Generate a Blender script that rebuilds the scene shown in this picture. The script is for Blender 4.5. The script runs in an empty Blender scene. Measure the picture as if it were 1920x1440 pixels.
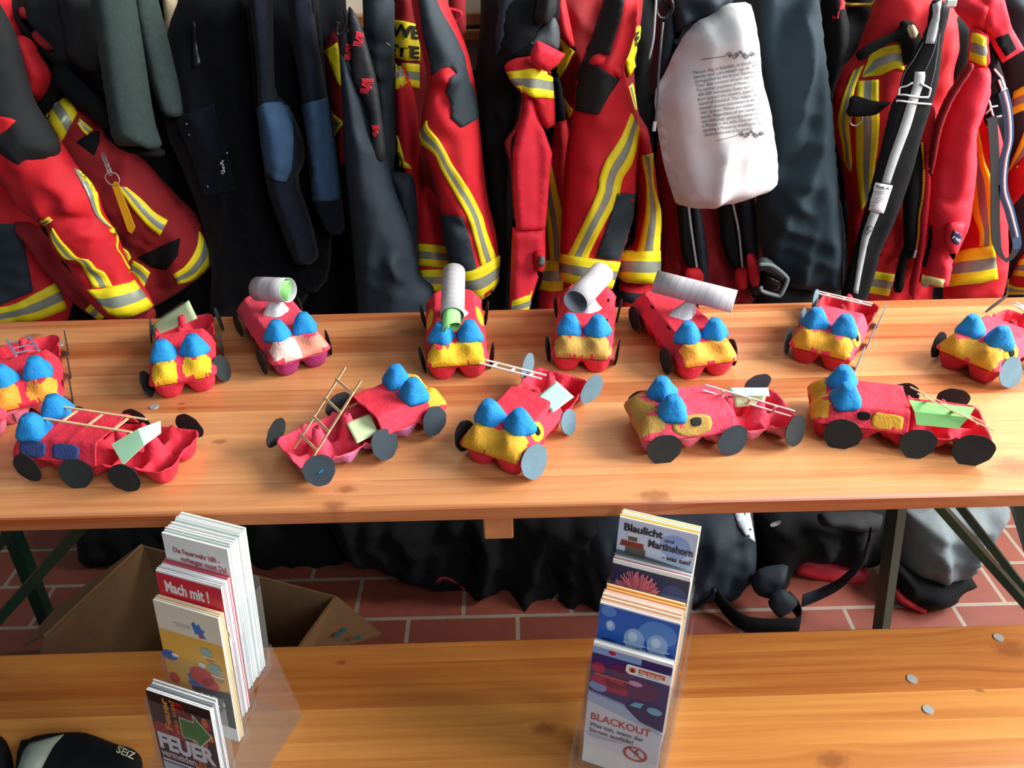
import bpy, math, random
import numpy as np
from mathutils import Vector, Matrix, Euler, noise
from mathutils.bvhtree import BVHTree
from mathutils.geometry import delaunay_2d_cdt

S = bpy.context.scene
COL = S.collection
R = math.radians

# ---------------------------------------------------------------- camera
CAM = Vector((0, -.682, 1.383))
FPX = 1442.0
ROT = Matrix.Rotation(R(57), 3, 'X') @ Matrix.Rotation(R(-1.4), 3, 'Z')
cd = bpy.data.cameras.new('camera')
cd.sensor_width = 36
cd.lens = FPX / 1920 * 36
cd.clip_start = .01
cam = bpy.data.objects.new('camera', cd)
COL.objects.link(cam)
cam.matrix_world = Matrix.Translation(CAM) @ ROT.to_4x4()
S.camera = cam
S.view_settings.view_transform = 'Standard'
S.view_settings.look = 'None'
S.view_settings.gamma = 1
S.view_settings.exposure = 0.48
S.view_settings.use_curve_mapping = False
S.cycles.transparent_max_bounces = 32

# ---------------------------------------------------------------- daylight and added front fill
W = bpy.data.worlds.new('daylight')
S.world = W
W.use_nodes = True
W.node_tree.nodes['Background'].inputs[0].default_value = (.74, .88, 1, 1)
W.node_tree.nodes['Background'].inputs[1].default_value = .13


def area_light(name, loc, to, sx, sy, watts, col=(1, .99, .97)):
    l = bpy.data.lights.new(name, 'AREA')
    l.shape = 'RECTANGLE'
    l.size, l.size_y, l.energy, l.color = sx, sy, watts, col
    o = bpy.data.objects.new(name, l)
    COL.objects.link(o)
    o.location = loc
    o.rotation_euler = (Vector(to) - Vector(loc)).to_track_quat('-Z', 'Y').to_euler()
    return o


area_light('daylight_side_window', (2.55, .1, 2.15), (0, .2, .8), 1.9, 1.08, 170)
area_light('front_fill_light', (1.9, -2.5, 2.9), (.5, .6, .9), 1.8, 1.3, 50, (.90, .96, 1))  # added fill from the front right

# ---------------------------------------------------------------- helpers


def ray(px, py):
    return ROT @ Vector(((px - 960) / FPX, -(py - 720) / FPX, -1))


def P(px, py, y, k=0.0, z0=0.0):
    """point of the sight line through a photo pixel on the plane Y = y + k (Z - z0)"""
    d = ray(px, py)
    t = (y + k * (CAM.z - z0) - CAM.y) / (d.y - k * d.z)
    return CAM + d * t


def Zp(px, py, z):
    d = ray(px, py)
    return CAM + d * ((z - CAM.z) / d.z)


def proj(p):
    q = ROT.transposed() @ (Vector(p) - CAM)
    return (960 + FPX * q.x / -q.z, 720 - FPX * q.y / -q.z)


def lin(h):
    h = h.lstrip('#')
    c = [int(h[i:i + 2], 16) / 255 for i in (0, 2, 4)]
    return tuple(x / 12.92 if x <= .04045 else ((x + .055) / 1.055) ** 2.4 for x in c) + (1,)


MATS = {}


def M(name, col='#808080', rough=.8, var=.15, vs=30, bump=0, bs=300, metal=0, coat=0, sheen=0, weave=0, spec=.5):
    if name in MATS:
        return MATS[name]
    m = bpy.data.materials.new(name)
    m.use_nodes = True
    nt = m.node_tree
    b = nt.nodes['Principled BSDF']
    b.inputs['Roughness'].default_value = rough
    b.inputs['Metallic'].default_value = metal
    b.inputs['Coat Weight'].default_value = coat
    b.inputs['Coat Roughness'].default_value = .15
    b.inputs['Sheen Weight'].default_value = sheen
    b.inputs['Specular IOR Level'].default_value = spec
    tc = nt.nodes.new('ShaderNodeTexCoord')
    c = lin(col)
    if var:
        n = nt.nodes.new('ShaderNodeTexNoise')
        n.inputs['Scale'].default_value = vs
        n.inputs['Detail'].default_value = 5
        nt.links.new(tc.outputs['Object'], n.inputs['Vector'])
        r = nt.nodes.new('ShaderNodeValToRGB')
        r.color_ramp.elements[0].position = .3
        r.color_ramp.elements[1].position = .7
        r.color_ramp.elements[0].color = tuple(x * (1 - var) for x in c[:3]) + (1,)
        r.color_ramp.elements[1].color = tuple(min(1, x * (1 + var * .6)) for x in c[:3]) + (1,)
        nt.links.new(n.outputs['Fac'], r.inputs[0])
        nt.links.new(r.outputs[0], b.inputs['Base Color'])
    else:
        b.inputs['Base Color'].default_value = c
    if bump or weave:
        bp = nt.nodes.new('ShaderNodeBump')
        bp.inputs['Strength'].default_value = bump or weave
        bp.inputs['Distance'].default_value = .002
        if weave:
            t = nt.nodes.new('ShaderNodeTexChecker')
            t.inputs['Scale'].default_value = bs
            nt.links.new(tc.outputs['Object'], t.inputs['Vector'])
            nt.links.new(t.outputs['Fac'], bp.inputs['Height'])
        else:
            t = nt.nodes.new('ShaderNodeTexNoise')
            t.inputs['Scale'].default_value = bs
            t.inputs['Detail'].default_value = 4
            nt.links.new(tc.outputs['Object'], t.inputs['Vector'])
            nt.links.new(t.outputs['Fac'], bp.inputs['Height'])
        nt.links.new(bp.outputs[0], b.inputs['Normal'])
    MATS[name] = m
    return m


def wood(name, light, dark, lam, knots, seed=0, rough=.33, coat=.35):
    """glued pine lamellas: grain along X, tone per lamella, dark knots at (x, y, radius)"""
    m = bpy.data.materials.new(name)
    m.use_nodes = True
    nt = m.node_tree
    N, L = nt.nodes, nt.links
    b = N['Principled BSDF']
    b.inputs['Roughness'].default_value = rough
    b.inputs['Coat Weight'].default_value = coat
    b.inputs['Coat Roughness'].default_value = .22

    def mth(op, a, c=None, d=None):
        n = N.new('ShaderNodeMath')
        n.operation = op
        for i, v in enumerate((a, c, d)):
            if v is None:
                continue
            if isinstance(v, (int, float)):
                n.inputs[i].default_value = v
            else:
                L.new(v, n.inputs[i])
        return n.outputs[0]

    def noi(x, y, z, sc, det=3, dist=0):
        cb = N.new('ShaderNodeCombineXYZ')
        for i, v in enumerate((x, y, z)):
            if isinstance(v, (int, float)):
                cb.inputs[i].default_value = v
            else:
                L.new(v, cb.inputs[i])
        n = N.new('ShaderNodeTexNoise')
        n.inputs['Scale'].default_value = sc
        n.inputs['Detail'].default_value = det
        n.inputs['Distortion'].default_value = dist
        L.new(cb.outputs[0], n.inputs['Vector'])
        return n.outputs['Fac']
    tc = N.new('ShaderNodeTexCoord')
    sp = N.new('ShaderNodeSeparateXYZ')
    L.new(tc.outputs['Object'], sp.inputs[0])
    x, y, z = sp.outputs
    yy = mth('ADD', y, mth('MULTIPLY', z, .8))
    lamid = mth('FLOOR', mth('DIVIDE', mth('ADD', yy, 5.0), lam))
    wn = N.new('ShaderNodeTexWhiteNoise')
    wn.noise_dimensions = '1D'
    L.new(mth('ADD', lamid, seed), wn.inputs['W'])
    tone = wn.outputs['Value']
    ys = yy
    kd = None
    for kx, ky, kr in knots:
        dx = mth('MULTIPLY', mth('SUBTRACT', x, kx), .55)
        dy = mth('SUBTRACT', y, ky)
        dd = mth('DIVIDE', mth('SQRT', mth('ADD', mth('MULTIPLY', dx, dx), mth('MULTIPLY', dy, dy))), kr)
        e = mth('POWER', 2.718, mth('MULTIPLY', mth('MULTIPLY', dd, dd), -.22))
        ys = mth('SUBTRACT', ys, mth('MULTIPLY', mth('MULTIPLY', dy, e), .8))
        wob = mth('ADD', dd, mth('MULTIPLY', mth('SUBTRACT', noi(x, y, 0, 120, 3), .5), 1.0))
        mr = N.new('ShaderNodeMapRange')
        mr.interpolation_type = 'SMOOTHSTEP'
        mr.inputs['From Min'].default_value = 1.25
        mr.inputs['From Max'].default_value = .35
        L.new(wob, mr.inputs['Value'])
        v = mr.outputs[0]
        kd = v if kd is None else mth('MAXIMUM', kd, v)
    sh = mth('MULTIPLY', tone, 7.0)
    g1 = noi(mth('ADD', mth('MULTIPLY', x, 2.2), sh), mth('MULTIPLY', ys, 95), sh, 1.0, 4, .35)
    g2 = noi(mth('MULTIPLY', x, 1.3), mth('MULTIPLY', ys, 22), sh, 1.0, 3, .5)
    g3 = noi(mth('MULTIPLY', x, 6), mth('MULTIPLY', ys, 420), sh, 1.0, 2)
    f = mth('ADD', mth('MULTIPLY', g1, .55), mth('ADD', mth('MULTIPLY', g2, .42), mth('MULTIPLY', g3, .22)))
    f = mth('ADD', f, mth('MULTIPLY', mth('SUBTRACT', tone, .5), .42))
    r = N.new('ShaderNodeValToRGB')
    r.color_ramp.elements[0].position = .36
    r.color_ramp.elements[1].position = .9
    r.color_ramp.elements[0].color = lin(light)
    r.color_ramp.elements[1].color = lin(dark)
    L.new(f, r.inputs[0])
    col = r.outputs[0]
    if kd is not None:
        mx = N.new('ShaderNodeMix')
        mx.data_type = 'RGBA'
        L.new(mth('MULTIPLY', kd, .55), mx.inputs['Factor'])
        L.new(col, mx.inputs[6])
        mx.inputs[7].default_value = lin('#6e3418')
        col = mx.outputs[2]
    L.new(col, b.inputs['Base Color'])
    bp = N.new('ShaderNodeBump')
    bp.inputs['Strength'].default_value = .08
    bp.inputs['Distance'].default_value = .001
    L.new(f, bp.inputs['Height'])
    L.new(bp.outputs[0], b.inputs['Normal'])
    MATS[name] = m
    return m


OFF = {}


def world_off(o):
    while o is not None and o.parent is not None:
        o = o.parent
    return OFF.get(o.name, Vector()) if o else Vector()


def obj(name, verts, faces, mats, parent=None, smooth=True, mi=None, local=False):
    """link one mesh object; world coordinates unless local"""
    if not isinstance(mats, (list, tuple)):
        mats = [mats]
    off = Vector() if (local or parent is None) else world_off(parent)
    me = bpy.data.meshes.new(name)
    me.from_pydata([tuple(Vector(v) - off) for v in verts], [], faces)
    for m in mats:
        me.materials.append(m)
    if mi is not None:
        me.polygons.foreach_set('material_index', mi)
    if smooth:
        me.polygons.foreach_set('use_smooth', [True] * len(me.polygons))
    me.update()
    o = bpy.data.objects.new(name, me)
    COL.objects.link(o)
    o.parent = parent
    return o


def tag(o, label, cat, group=None):
    o['label'] = label
    o['category'] = cat
    if group:
        o['group'] = group
    return o


def struct(o):
    o['kind'] = 'structure'
    return o


def thing(name, label, cat, loc=(0, 0, 0), rz=0, group=None):
    o = bpy.data.objects.new(name, None)
    o.empty_display_size = .02
    COL.objects.link(o)
    o.location = loc
    o.rotation_euler = (0, 0, rz)
    OFF[o.name] = Vector(loc)
    return tag(o, label, cat, group)


class MB:
    """collects solids into one mesh"""

    def __init__(s):
        s.v, s.f, s.m = [], [], []

    def add(s, vs, fs, m=0):
        o = len(s.v)
        s.v += [Vector(v) for v in vs]
        s.f += [tuple(i + o for i in f) for f in fs]
        s.m += [m] * len(fs)
        return s

    def box(s, a, b, m=0, bev=0):
        x0, y0, z0 = a
        x1, y1, z1 = b
        if bev <= 0:
            vs = [(x, y, z) for z in (z0, z1) for y in (y0, y1) for x in (x0, x1)]
            return s.add(vs, [(0, 2, 3, 1), (4, 5, 7, 6), (0, 1, 5, 4), (2, 6, 7, 3), (0, 4, 6, 2), (1, 3, 7, 5)], m)
        ring = [(x0 + bev, y0), (x1 - bev, y0), (x1, y0 + bev), (x1, y1 - bev), (x1 - bev, y1), (x0 + bev, y1), (x0, y1 - bev), (x0, y0 + bev)]
        ins = [(min(max(x, x0 + bev), x1 - bev), min(max(y, y0 + bev), y1 - bev)) for x, y in ring]
        vs = [(x, y, z0) for x, y in ins] + [(x, y, z0 + bev) for x, y in ring] + [(x, y, z1 - bev) for x, y in ring] + [(x, y, z1) for x, y in ins]
        fs = [tuple(range(7, -1, -1)), tuple(range(24, 32))]
        for k in range(3):
            fs += [(k * 8 + i, k * 8 + (i + 1) % 8, k * 8 + 8 + (i + 1) % 8, k * 8 + 8 + i) for i in range(8)]
        return s.add(vs, fs, m)

    def bar(s, a, b, w, h, m=0, up=(0, 0, 1)):
        a, b = Vector(a), Vector(b)
        d = (b - a).normalized()
        u = d.cross(Vector(up))
        u = u.normalized() if u.length > 1e-4 else Vector((1, 0, 0))
        t = u.cross(d)
        vs = [p + u * (w / 2) * i + t * (h / 2) * j for p in (a, b) for i, j in ((-1, -1), (1, -1), (1, 1), (-1, 1))]
        return s.add(vs, [(3, 2, 1, 0), (4, 5, 6, 7)] + [(i, (i + 1) % 4, 4 + (i + 1) % 4, 4 + i) for i in range(4)], m)

    def tube(s, pts, r, n=10, m=0, cap=True, closed=False):
        pts = [Vector(p) for p in pts]
        rr = r if isinstance(r, (list, tuple)) else [r] * len(pts)
        o = len(s.v)
        K = len(pts)
        ref = None
        for i, p in enumerate(pts):
            if closed:
                d = pts[(i + 1) % K] - pts[i - 1]
            else:
                d = pts[min(i + 1, K - 1)] - pts[max(i - 1, 0)]
            d = d.normalized()
            if ref is None:
                ref = Vector((0, 0, 1)) if abs(d.z) < .9 else Vector((1, 0, 0))
            u = d.cross(ref).normalized()
            t = u.cross(d)
            ref = t
            s.v += [p + (u * math.cos(a) + t * math.sin(a)) * rr[i] for a in [2 * math.pi * j / n for j in range(n)]]
        for i in range(K if closed else K - 1):
            q = (i + 1) % K
            for j in range(n):
                s.f.append((o + i * n + j, o + i * n + (j + 1) % n, o + q * n + (j + 1) % n, o + q * n + j))
                s.m.append(m)
        if cap and not closed:
            s.f += [tuple(o + j for j in range(n - 1, -1, -1)), tuple(o + (K - 1) * n + j for j in range(n))]
            s.m += [m, m]
        return s

    def prism(s, poly, fn, t, m=0):
        """poly (2D) placed by fn(u, v, w) and given thickness t"""
        n = len(poly)
        vs = [fn(u, v, 0) for u, v in poly] + [fn(u, v, t) for u, v in poly]
        return s.add(vs, [tuple(range(n - 1, -1, -1)), tuple(range(n, 2 * n))] + [(i, (i + 1) % n, n + (i + 1) % n, n + i) for i in range(n)], m)

    def build(s, name, mats, parent=None, smooth=False, local=False):
        o = obj(name, s.v, s.f, mats, parent, smooth, s.m, local)
        return o


def crom(pts, n):
    """Catmull-Rom through pts, resampled to n points by arc length"""
    pts = [np.array(p, float) for p in pts]
    if len(pts) == 2:
        return [pts[0] + (pts[1] - pts[0]) * i / (n - 1) for i in range(n)]
    e = [2 * pts[0] - pts[1]] + pts + [2 * pts[-1] - pts[-2]]
    out = []
    for i in range(1, len(e) - 2):
        for k in range(12):
            t = k / 12
            a, b, c, d = e[i - 1:i + 3]
            out.append(.5 * (2 * b + (c - a) * t + (2 * a - 5 * b + 4 * c - d) * t * t + (3 * b - a - 3 * c + d) * t ** 3))
    out.append(pts[-1])
    A = np.array(out)
    s = np.concatenate([[0], np.cumsum(np.linalg.norm(np.diff(A, axis=0), axis=1))])
    q = np.linspace(0, s[-1], n)
    return [np.array([np.interp(v, s, A[:, j]) for j in range(A.shape[1])]) for v in q]


def q(k):
    """photo pixels from the coordinates of a zoomed reading"""
    sc, ox, oy = {1: (2.4, 0, 0), 2: (2.4, 600, 0), 3: (2.4, 1260, 0), 'a': (4.8, 0, 0), 'b': (4.8, 0, 300), 'c': (4.8, 1580, 0), 'd': (4.8, 1580, 280),
                  'e': (4.8, 600, 0), 'f': (4.8, 930, 0), 'g': (3.6, 1210, 0), 'h': (2.6667, 0, 900), 'i': (2.6667, 1260, 900), 'j': (3, 700, 900), 0: (1, 0, 0)}[k]
    return lambda *a: [(ox + a[i] / sc, oy + a[i + 1] / sc) for i in range(0, len(a), 2)]


def triangulate(poly, sp, smooth=1, seed=0):
    """fill a closed polygon with a jittered grid; returns points, triangles, boundary flags"""
    pts = [np.array(p, float) for p in poly]
    for _ in range(smooth):
        out = []
        for i in range(len(pts)):
            a, b = pts[i], pts[(i + 1) % len(pts)]
            out += [a * .8 + b * .2, a * .2 + b * .8]
        pts = out
    bd = []
    for i in range(len(pts)):
        a, b = pts[i], pts[(i + 1) % len(pts)]
        n = max(1, int(np.linalg.norm(b - a) / sp))
        bd += [a + (b - a) * k / n for k in range(n)]
    B = np.array(bd)
    nxt = np.roll(B, -1, 0)
    rnd = np.random.RandomState(seed)
    x0, y0 = B.min(0)
    x1, y1 = B.max(0)
    g = []
    row = 0
    yy = y0
    while yy < y1:
        xs = np.arange(x0 + (sp / 2 if row % 2 else 0), x1, sp)
        g.append(np.stack([xs, np.full_like(xs, yy)], 1))
        yy += sp * .87
        row += 1
    G = np.concatenate(g)
    G = G + rnd.uniform(-.12, .12, G.shape) * sp
    G = G[inside(G, B, nxt) & (dist(G, B, nxt) > sp * .45)]
    allp = np.concatenate([B, G])
    nb = len(B)
    r = delaunay_2d_cdt([Vector((float(a), float(b))) for a, b in allp], [(i, (i + 1) % nb) for i in range(nb)], [], 1, 1e-9)
    vs = np.array([[v.x, v.y] for v in r[0]])
    D = dist(vs, B, nxt)
    return vs, [tuple(f) for f in r[2]], D


def inside(G, A, B):
    res = np.zeros(len(G), bool)
    for a, b in zip(A, B):
        if a[1] == b[1]:
            continue
        c = (a[1] > G[:, 1]) != (b[1] > G[:, 1])
        xi = a[0] + (G[:, 1] - a[1]) / (b[1] - a[1]) * (b[0] - a[0])
        res ^= c & (G[:, 0] < xi)
    return res


def dist(G, A, B):
    d = np.full(len(G), 1e9)
    for a, b in zip(A, B):
        ab = b - a
        L2 = max(ab @ ab, 1e-18)
        t = np.clip(((G - a) @ ab) / L2, 0, 1)
        d = np.minimum(d, np.linalg.norm(G - (a + t[:, None] * ab), axis=1))
    return d


HOST = {}


def cloth(name, mat, poly, y, parent=None, T=.03, Rw=.05, back=.02, amp=.010, fr=11, ang=0, seed=0, cre=(), k=0, z0=0, sp=.0085, smooth=1, stretch=.22, grow=1.5, ridge=None):
    """a hanging piece of cloth with body: outline at distance y, rounded edges, folds along ang, own back side"""
    if grow:
        A = np.array(poly, float)
        area = sum(A[i - 1][0] * A[i][1] - A[i][0] * A[i - 1][1] for i in range(len(A)))
        G = []
        for i in range(len(A)):
            e1, e2 = A[i] - A[i - 1], A[(i + 1) % len(A)] - A[i]
            n1, n2 = (np.array([e[1], -e[0]]) / max(1e-6, np.linalg.norm(e)) for e in (e1, e2))
            nn = n1 + n2
            l = np.linalg.norm(nn)
            G.append(A[i] + (nn / l if l > .3 else n1) * grow * (1 if area > 0 else -1))
        poly = G
    W3 = [P(a, b, y, k, z0) for a, b in poly]
    up = math.sqrt(1 + k * k)
    vs, tris, D = triangulate([(w.x, w.z * up) for w in W3], sp, smooth, seed)
    ca, sa = math.cos(R(ang)), math.sin(R(ang))
    nv = len(vs)
    nrm = Vector((0, -1, k)).normalized()
    dirz = Vector((0, k, 1)).normalized()
    h = np.zeros(nv)
    rp = None
    if ridge:
        rp = np.array(sorted([(w.z * up, w.x) for w in (P(a, b, y, k, z0) for a, b in ridge[0])]))[:, ::-1]
    crs = []
    for c in cre:
        pl = [P(a, b, y, k, z0) for a, b in c[0]]
        pl = np.array([(w.x, w.z * up) for w in crom([(w.x, 0, w.z) for w in pl], 10) for w in [Vector(w)]])
        dd = dist(vs, pl[:-1], pl[1:])
        crs.append(np.exp(-(dd / c[1]) ** 2) * c[2])
    for i in range(nv):
        t = min(D[i] / Rw, 1)
        e = T * math.sqrt(max(0, 1 - (1 - t) ** 2))
        u = vs[i][0] * ca + vs[i][1] * sa
        w = -vs[i][0] * sa + vs[i][1] * ca
        n1 = noise.noise(Vector((u * fr + seed * 3.7 + .8 * noise.noise(Vector((u * 5, w * 4, seed))), w * fr * stretch, seed * 1.3)))
        n2 = noise.noise(Vector((u * fr * 2.3 + seed, w * fr * stretch * 2.6, seed + 9)))
        n3 = noise.noise(Vector((u * 16 + w * 9, w * 14 - u * 6, seed + 21)))
        fold = (1 - 2.2 * abs(n1)) * .8 + n2 * .5 + (.4 - abs(n3)) * .8
        if rp is not None:
            xr = np.interp(vs[i][1], rp[:, 1], rp[:, 0])
            e += -ridge[1] * max(0, xr - vs[i][0]) - ridge[2] * max(0, vs[i][0] - xr)
            e = max(e, .001)
        h[i] = e + amp * 1.45 * fold * min(1, t * 1.6) + sum(c[i] * min(1, t * 2 + .2) for c in crs)
    V = []
    base = Vector((0, y - k * z0, 0))
    front = []
    for i in range(nv):
        p0 = Vector((vs[i][0], 0, 0)) + dirz * (vs[i][1]) + base
        front.append(p0)
    bnd = D < sp * .02
    V = [front[i] + nrm * (0 if bnd[i] else max(h[i], .001)) for i in range(nv)]
    bi = {}
    for i in range(nv):
        if not bnd[i]:
            bi[i] = len(V)
            t = min(D[i] / Rw, 1)
            V.append(front[i] - nrm * back * math.sqrt(max(0, 1 - (1 - t) ** 2)))
    F, FB = [], []
    a0 = tris[0]
    for t in tris:
        A, B_, C = (Vector((*vs[j], 0)) for j in t)
        if (B_ - A).cross(C - A).z < 0:
            t = t[::-1]
        F.append(t)
        FB.append(tuple(bi.get(j, j) for j in t[::-1]))
    o = obj(name, V, F + FB, mat, parent)
    HOST[o.name] = (BVHTree.FromPolygons(V, F), y, k, z0)
    return o


def on_host(host, px, py, off):
    bv, y, k, z0 = HOST[host.name]
    d = ray(px, py).normalized()
    hit = bv.ray_cast(CAM, d)
    if hit[0] is None:
        hit = bv.find_nearest(P(px, py, y, k, z0) - d * .02)
        n = hit[1]
        n = n if n.dot(d) < 0 else -n
        n = (n * .8 - d * .6).normalized()
        return hit[0] + n * off, -n
    n = hit[1] if hit[1].dot(d) < 0 else -hit[1]
    n = (n * .75 - d * .5).normalized()
    return hit[0] + n * off, -n


def skirted(name, pts2, faces, host, mats, parent, off, mi=None, drop=.004, smooth=True):
    """lays a flat pixel mesh on a host surface, raised by off, with side walls into it"""
    V, Dd = [], []
    for a, b in pts2:
        p, d = on_host(host, a, b, off)
        V.append(p)
        Dd.append(d)
    cnt = {}
    for fi, f in enumerate(faces):
        for i in range(len(f)):
            e = (f[i], f[(i + 1) % len(f)])
            if (e[1], e[0]) in cnt:
                del cnt[(e[1], e[0])]
            else:
                cnt[e] = fi
    F = list(faces)
    MI = list(mi) if mi is not None else [0] * len(F)
    low = {}
    for (a, b), fi in list(cnt.items()):
        for i in (a, b):
            if i not in low:
                low[i] = len(V)
                V.append(V[i] + Dd[i] * (off + drop))
        F.append((b, a, low[a], low[b]))
        MI.append(MI[fi])
    return obj(name, V, F, mats, parent, smooth, MI)


def patch(name, mat, poly, host, parent=None, off=.0025, sp=7, smooth=0):
    vs, tris, D = triangulate(poly, sp, smooth)
    tris = [t if (Vector((*vs[t[1]], 0)) - Vector((*vs[t[0]], 0))).cross(Vector((*vs[t[2]], 0)) - Vector((*vs[t[0]], 0))).z < 0 else t[::-1] for t in tris]
    return skirted(name, vs, tris, host, mat, parent or host.parent, off)


def band(host, L, Rr, parent=None, name='reflective_band', off=.0035, mats=None, cols=(0, .17, .33, .5, .67, .83, 1), mids=(0, 0, 1, 1, 0, 0), step=7):
    """reflective strip between two edge lines given in photo pixels: yellow, silver, yellow"""
    n = max(4, int(max(np.linalg.norm(np.array(L[-1]) - np.array(L[0])), np.linalg.norm(np.array(Rr[-1]) - np.array(Rr[0]))) / step))
    A, B = crom(L, n), crom(Rr, n)
    pts = [a + (b - a) * c for a, b in zip(A, B) for c in cols]
    m = len(cols)
    F, MI = [], []
    s = np.cross(np.append(B[0] - A[0], 0), np.append(A[-1] - A[0], 0))[2]
    for i in range(n - 1):
        for j in range(m - 1):
            f = (i * m + j, (i + 1) * m + j, (i + 1) * m + j + 1, i * m + j + 1)
            F.append(f if s > 0 else f[::-1])
            MI.append(mids[j])
    return skirted(name, pts, F, host, mats or [MATS['hi_vis_yellow'], MATS['silver_reflective']], parent or host.parent, off, MI)


def strip(name, mat, host, L, Rr, parent=None, off=.003):
    return band(host, L, Rr, parent, name, off, [mat], (0, .5, 1), (0, 0))


FONTCACHE = {}


def text2d(s, bold=0.0, sp=1.0):
    """text as a flat mesh: vertices (x, y), faces, width, height"""
    key = (s, bold, sp)
    if key not in FONTCACHE:
        c = bpy.data.curves.new('lettering', 'FONT')
        c.body = s
        c.offset = bold
        c.resolution_u = 3
        c.space_character = sp
        o = bpy.data.objects.new('lettering', c)
        COL.objects.link(o)
        dg = bpy.context.evaluated_depsgraph_get()
        me = bpy.data.meshes.new_from_object(o.evaluated_get(dg))
        vs = [(v.co.x, v.co.y) for v in me.vertices]
        fs = [tuple(p.vertices) for p in me.polygons]
        bpy.data.objects.remove(o)
        bpy.data.curves.remove(c)
        bpy.data.meshes.remove(me)
        FONTCACHE[key] = (vs, fs, max(v[0] for v in vs), .72)
    return FONTCACHE[key]


def text_on(name, s, mat, quad, host, parent=None, off=.005, bold=.02):
    """text fitted into a pixel quad (top-left, top-right, bottom-right, bottom-left) lying on host"""
    vs, fs, w, h = text2d(s, bold)
    tl, tr, br, bl = [np.array(p, float) for p in quad]
    pts = []
    for x, y in vs:
        u, v = x / w, 1 - y / h
        pts.append((tl * (1 - u) + tr * u) * (1 - v) + (bl * (1 - u) + br * u) * v)
    V = [on_host(host, a, b, off)[0] for a, b in pts]
    return obj(name, V, fs, mat, parent or host.parent, False)

# ---------------------------------------------------------------- materials
M('hi_vis_yellow', '#ffe81c', .6, .1, 60, weave=.1, bs=700)
M('silver_reflective', '#9aa294', .35, .1, 90, metal=.25)
RED = M('red_turnout_fabric', '#cf1424', .75, .14, 25, weave=.25, bs=480, sheen=.0)
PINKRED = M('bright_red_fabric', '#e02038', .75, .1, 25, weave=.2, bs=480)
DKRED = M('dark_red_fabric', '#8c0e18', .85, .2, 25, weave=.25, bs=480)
CHAR = M('charcoal_blue_fabric', '#26333c', .75, .15, 40, weave=.25, bs=520)
CHARK = M('charcoal_fabric', '#15191b', .85, .15, 40, weave=.25, bs=520)
NAVY = M('navy_fabric', '#152430', .75, .2, 30, weave=.25, bs=420)
BLACK = M('black_fabric', '#0b0d10', .9, .2, 30, bump=.3, bs=500, spec=.25)
FLEECE = M('black_fleece', '#090b10', 1, .25, 60, bump=.5, bs=350, sheen=.05, spec=.2)
NFLEECE = M('navy_fleece', '#0e1420', 1, .25, 60, bump=.5, bs=350, sheen=.05, spec=.2)
BLUEP = M('blue_patch_fabric', '#284563', .9, .15, 60, bump=.3, bs=500)
GREENJ = M('grey_green_cloth', '#283835', .9, .2, 120, bump=.4, bs=500)
TEALK = M('dark_teal_knit', '#0b2530', .85, .12, 30, weave=.5, bs=260)
GREY = M('grey_cloth', '#6a7478', .8, .15, 40, bump=.2, bs=300)
MIDGREY = M('grey_webbing', '#98a0a2', .7, .08, 80, weave=.2, bs=600)
WHITEC = M('white_cotton', '#dfe1e3', .85, .04, 40, weave=.12, bs=700)
CREAM = M('cream_cotton', '#b8a888', .9, .2, 20)
STEEL = M('steel', '#a9aeac', .4, .05, 40, metal=.35)
BRASS = M('brass', '#c9a546', .35, .05, 40, metal=1)
BLACKPL = M('black_plastic', '#121416', .35, .05)
YPLAST = M('yellow_plastic', '#d09a18', .45, .05)
GREENM = M('green_enamel_steel', '#123a2c', .35, .2, 30, metal=.3)
PRINT = M('black_print', '#15171a', .7, 0)
GPRINT = M('grey_print', '#6c737a', .8, 0)
LOGORED = M('red_print', '#d8203a', .7, 0)
WPRINT = M('white_print', '#e4e8ea', .7, 0)

# ---------------------------------------------------------------- setting: floor, wall, window wall


def brick_floor():
    m = bpy.data.materials.new('red_floor_tiles')
    m.use_nodes = True
    nt = m.node_tree
    b = nt.nodes['Principled BSDF']
    b.inputs['Roughness'].default_value = .55
    tc = nt.nodes.new('ShaderNodeTexCoord')
    br = nt.nodes.new('ShaderNodeTexBrick')
    br.inputs['Scale'].default_value = 1
    br.inputs['Brick Width'].default_value = .245
    br.inputs['Row Height'].default_value = .122
    br.inputs['Mortar Size'].default_value = .005
    br.inputs['Mortar Smooth'].default_value = .15
    br.inputs['Color1'].default_value = lin('#7e3e31')
    br.inputs['Color2'].default_value = lin('#8e493b')
    br.inputs['Mortar'].default_value = lin('#9a8c7e')
    nt.links.new(tc.outputs['Object'], br.inputs['Vector'])
    n = nt.nodes.new('ShaderNodeTexNoise')
    n.inputs['Scale'].default_value = 25
    n.inputs['Detail'].default_value = 6
    nt.links.new(tc.outputs['Object'], n.inputs['Vector'])
    mx = nt.nodes.new('ShaderNodeMix')
    mx.data_type = 'RGBA'
    mx.blend_type = 'MULTIPLY'
    mx.inputs['Factor'].default_value = .35
    nt.links.new(br.outputs['Color'], mx.inputs[6])
    nt.links.new(n.outputs['Fac'], mx.inputs[7])
    nt.links.new(mx.outputs[2], b.inputs['Base Color'])
    bp = nt.nodes.new('ShaderNodeBump')
    bp.inputs['Strength'].default_value = .4
    bp.inputs['Distance'].default_value = .003
    bp.invert = True
    nt.links.new(br.outputs['Fac'], bp.inputs['Height'])
    nt.links.new(bp.outputs[0], b.inputs['Normal'])
    return m


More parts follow.
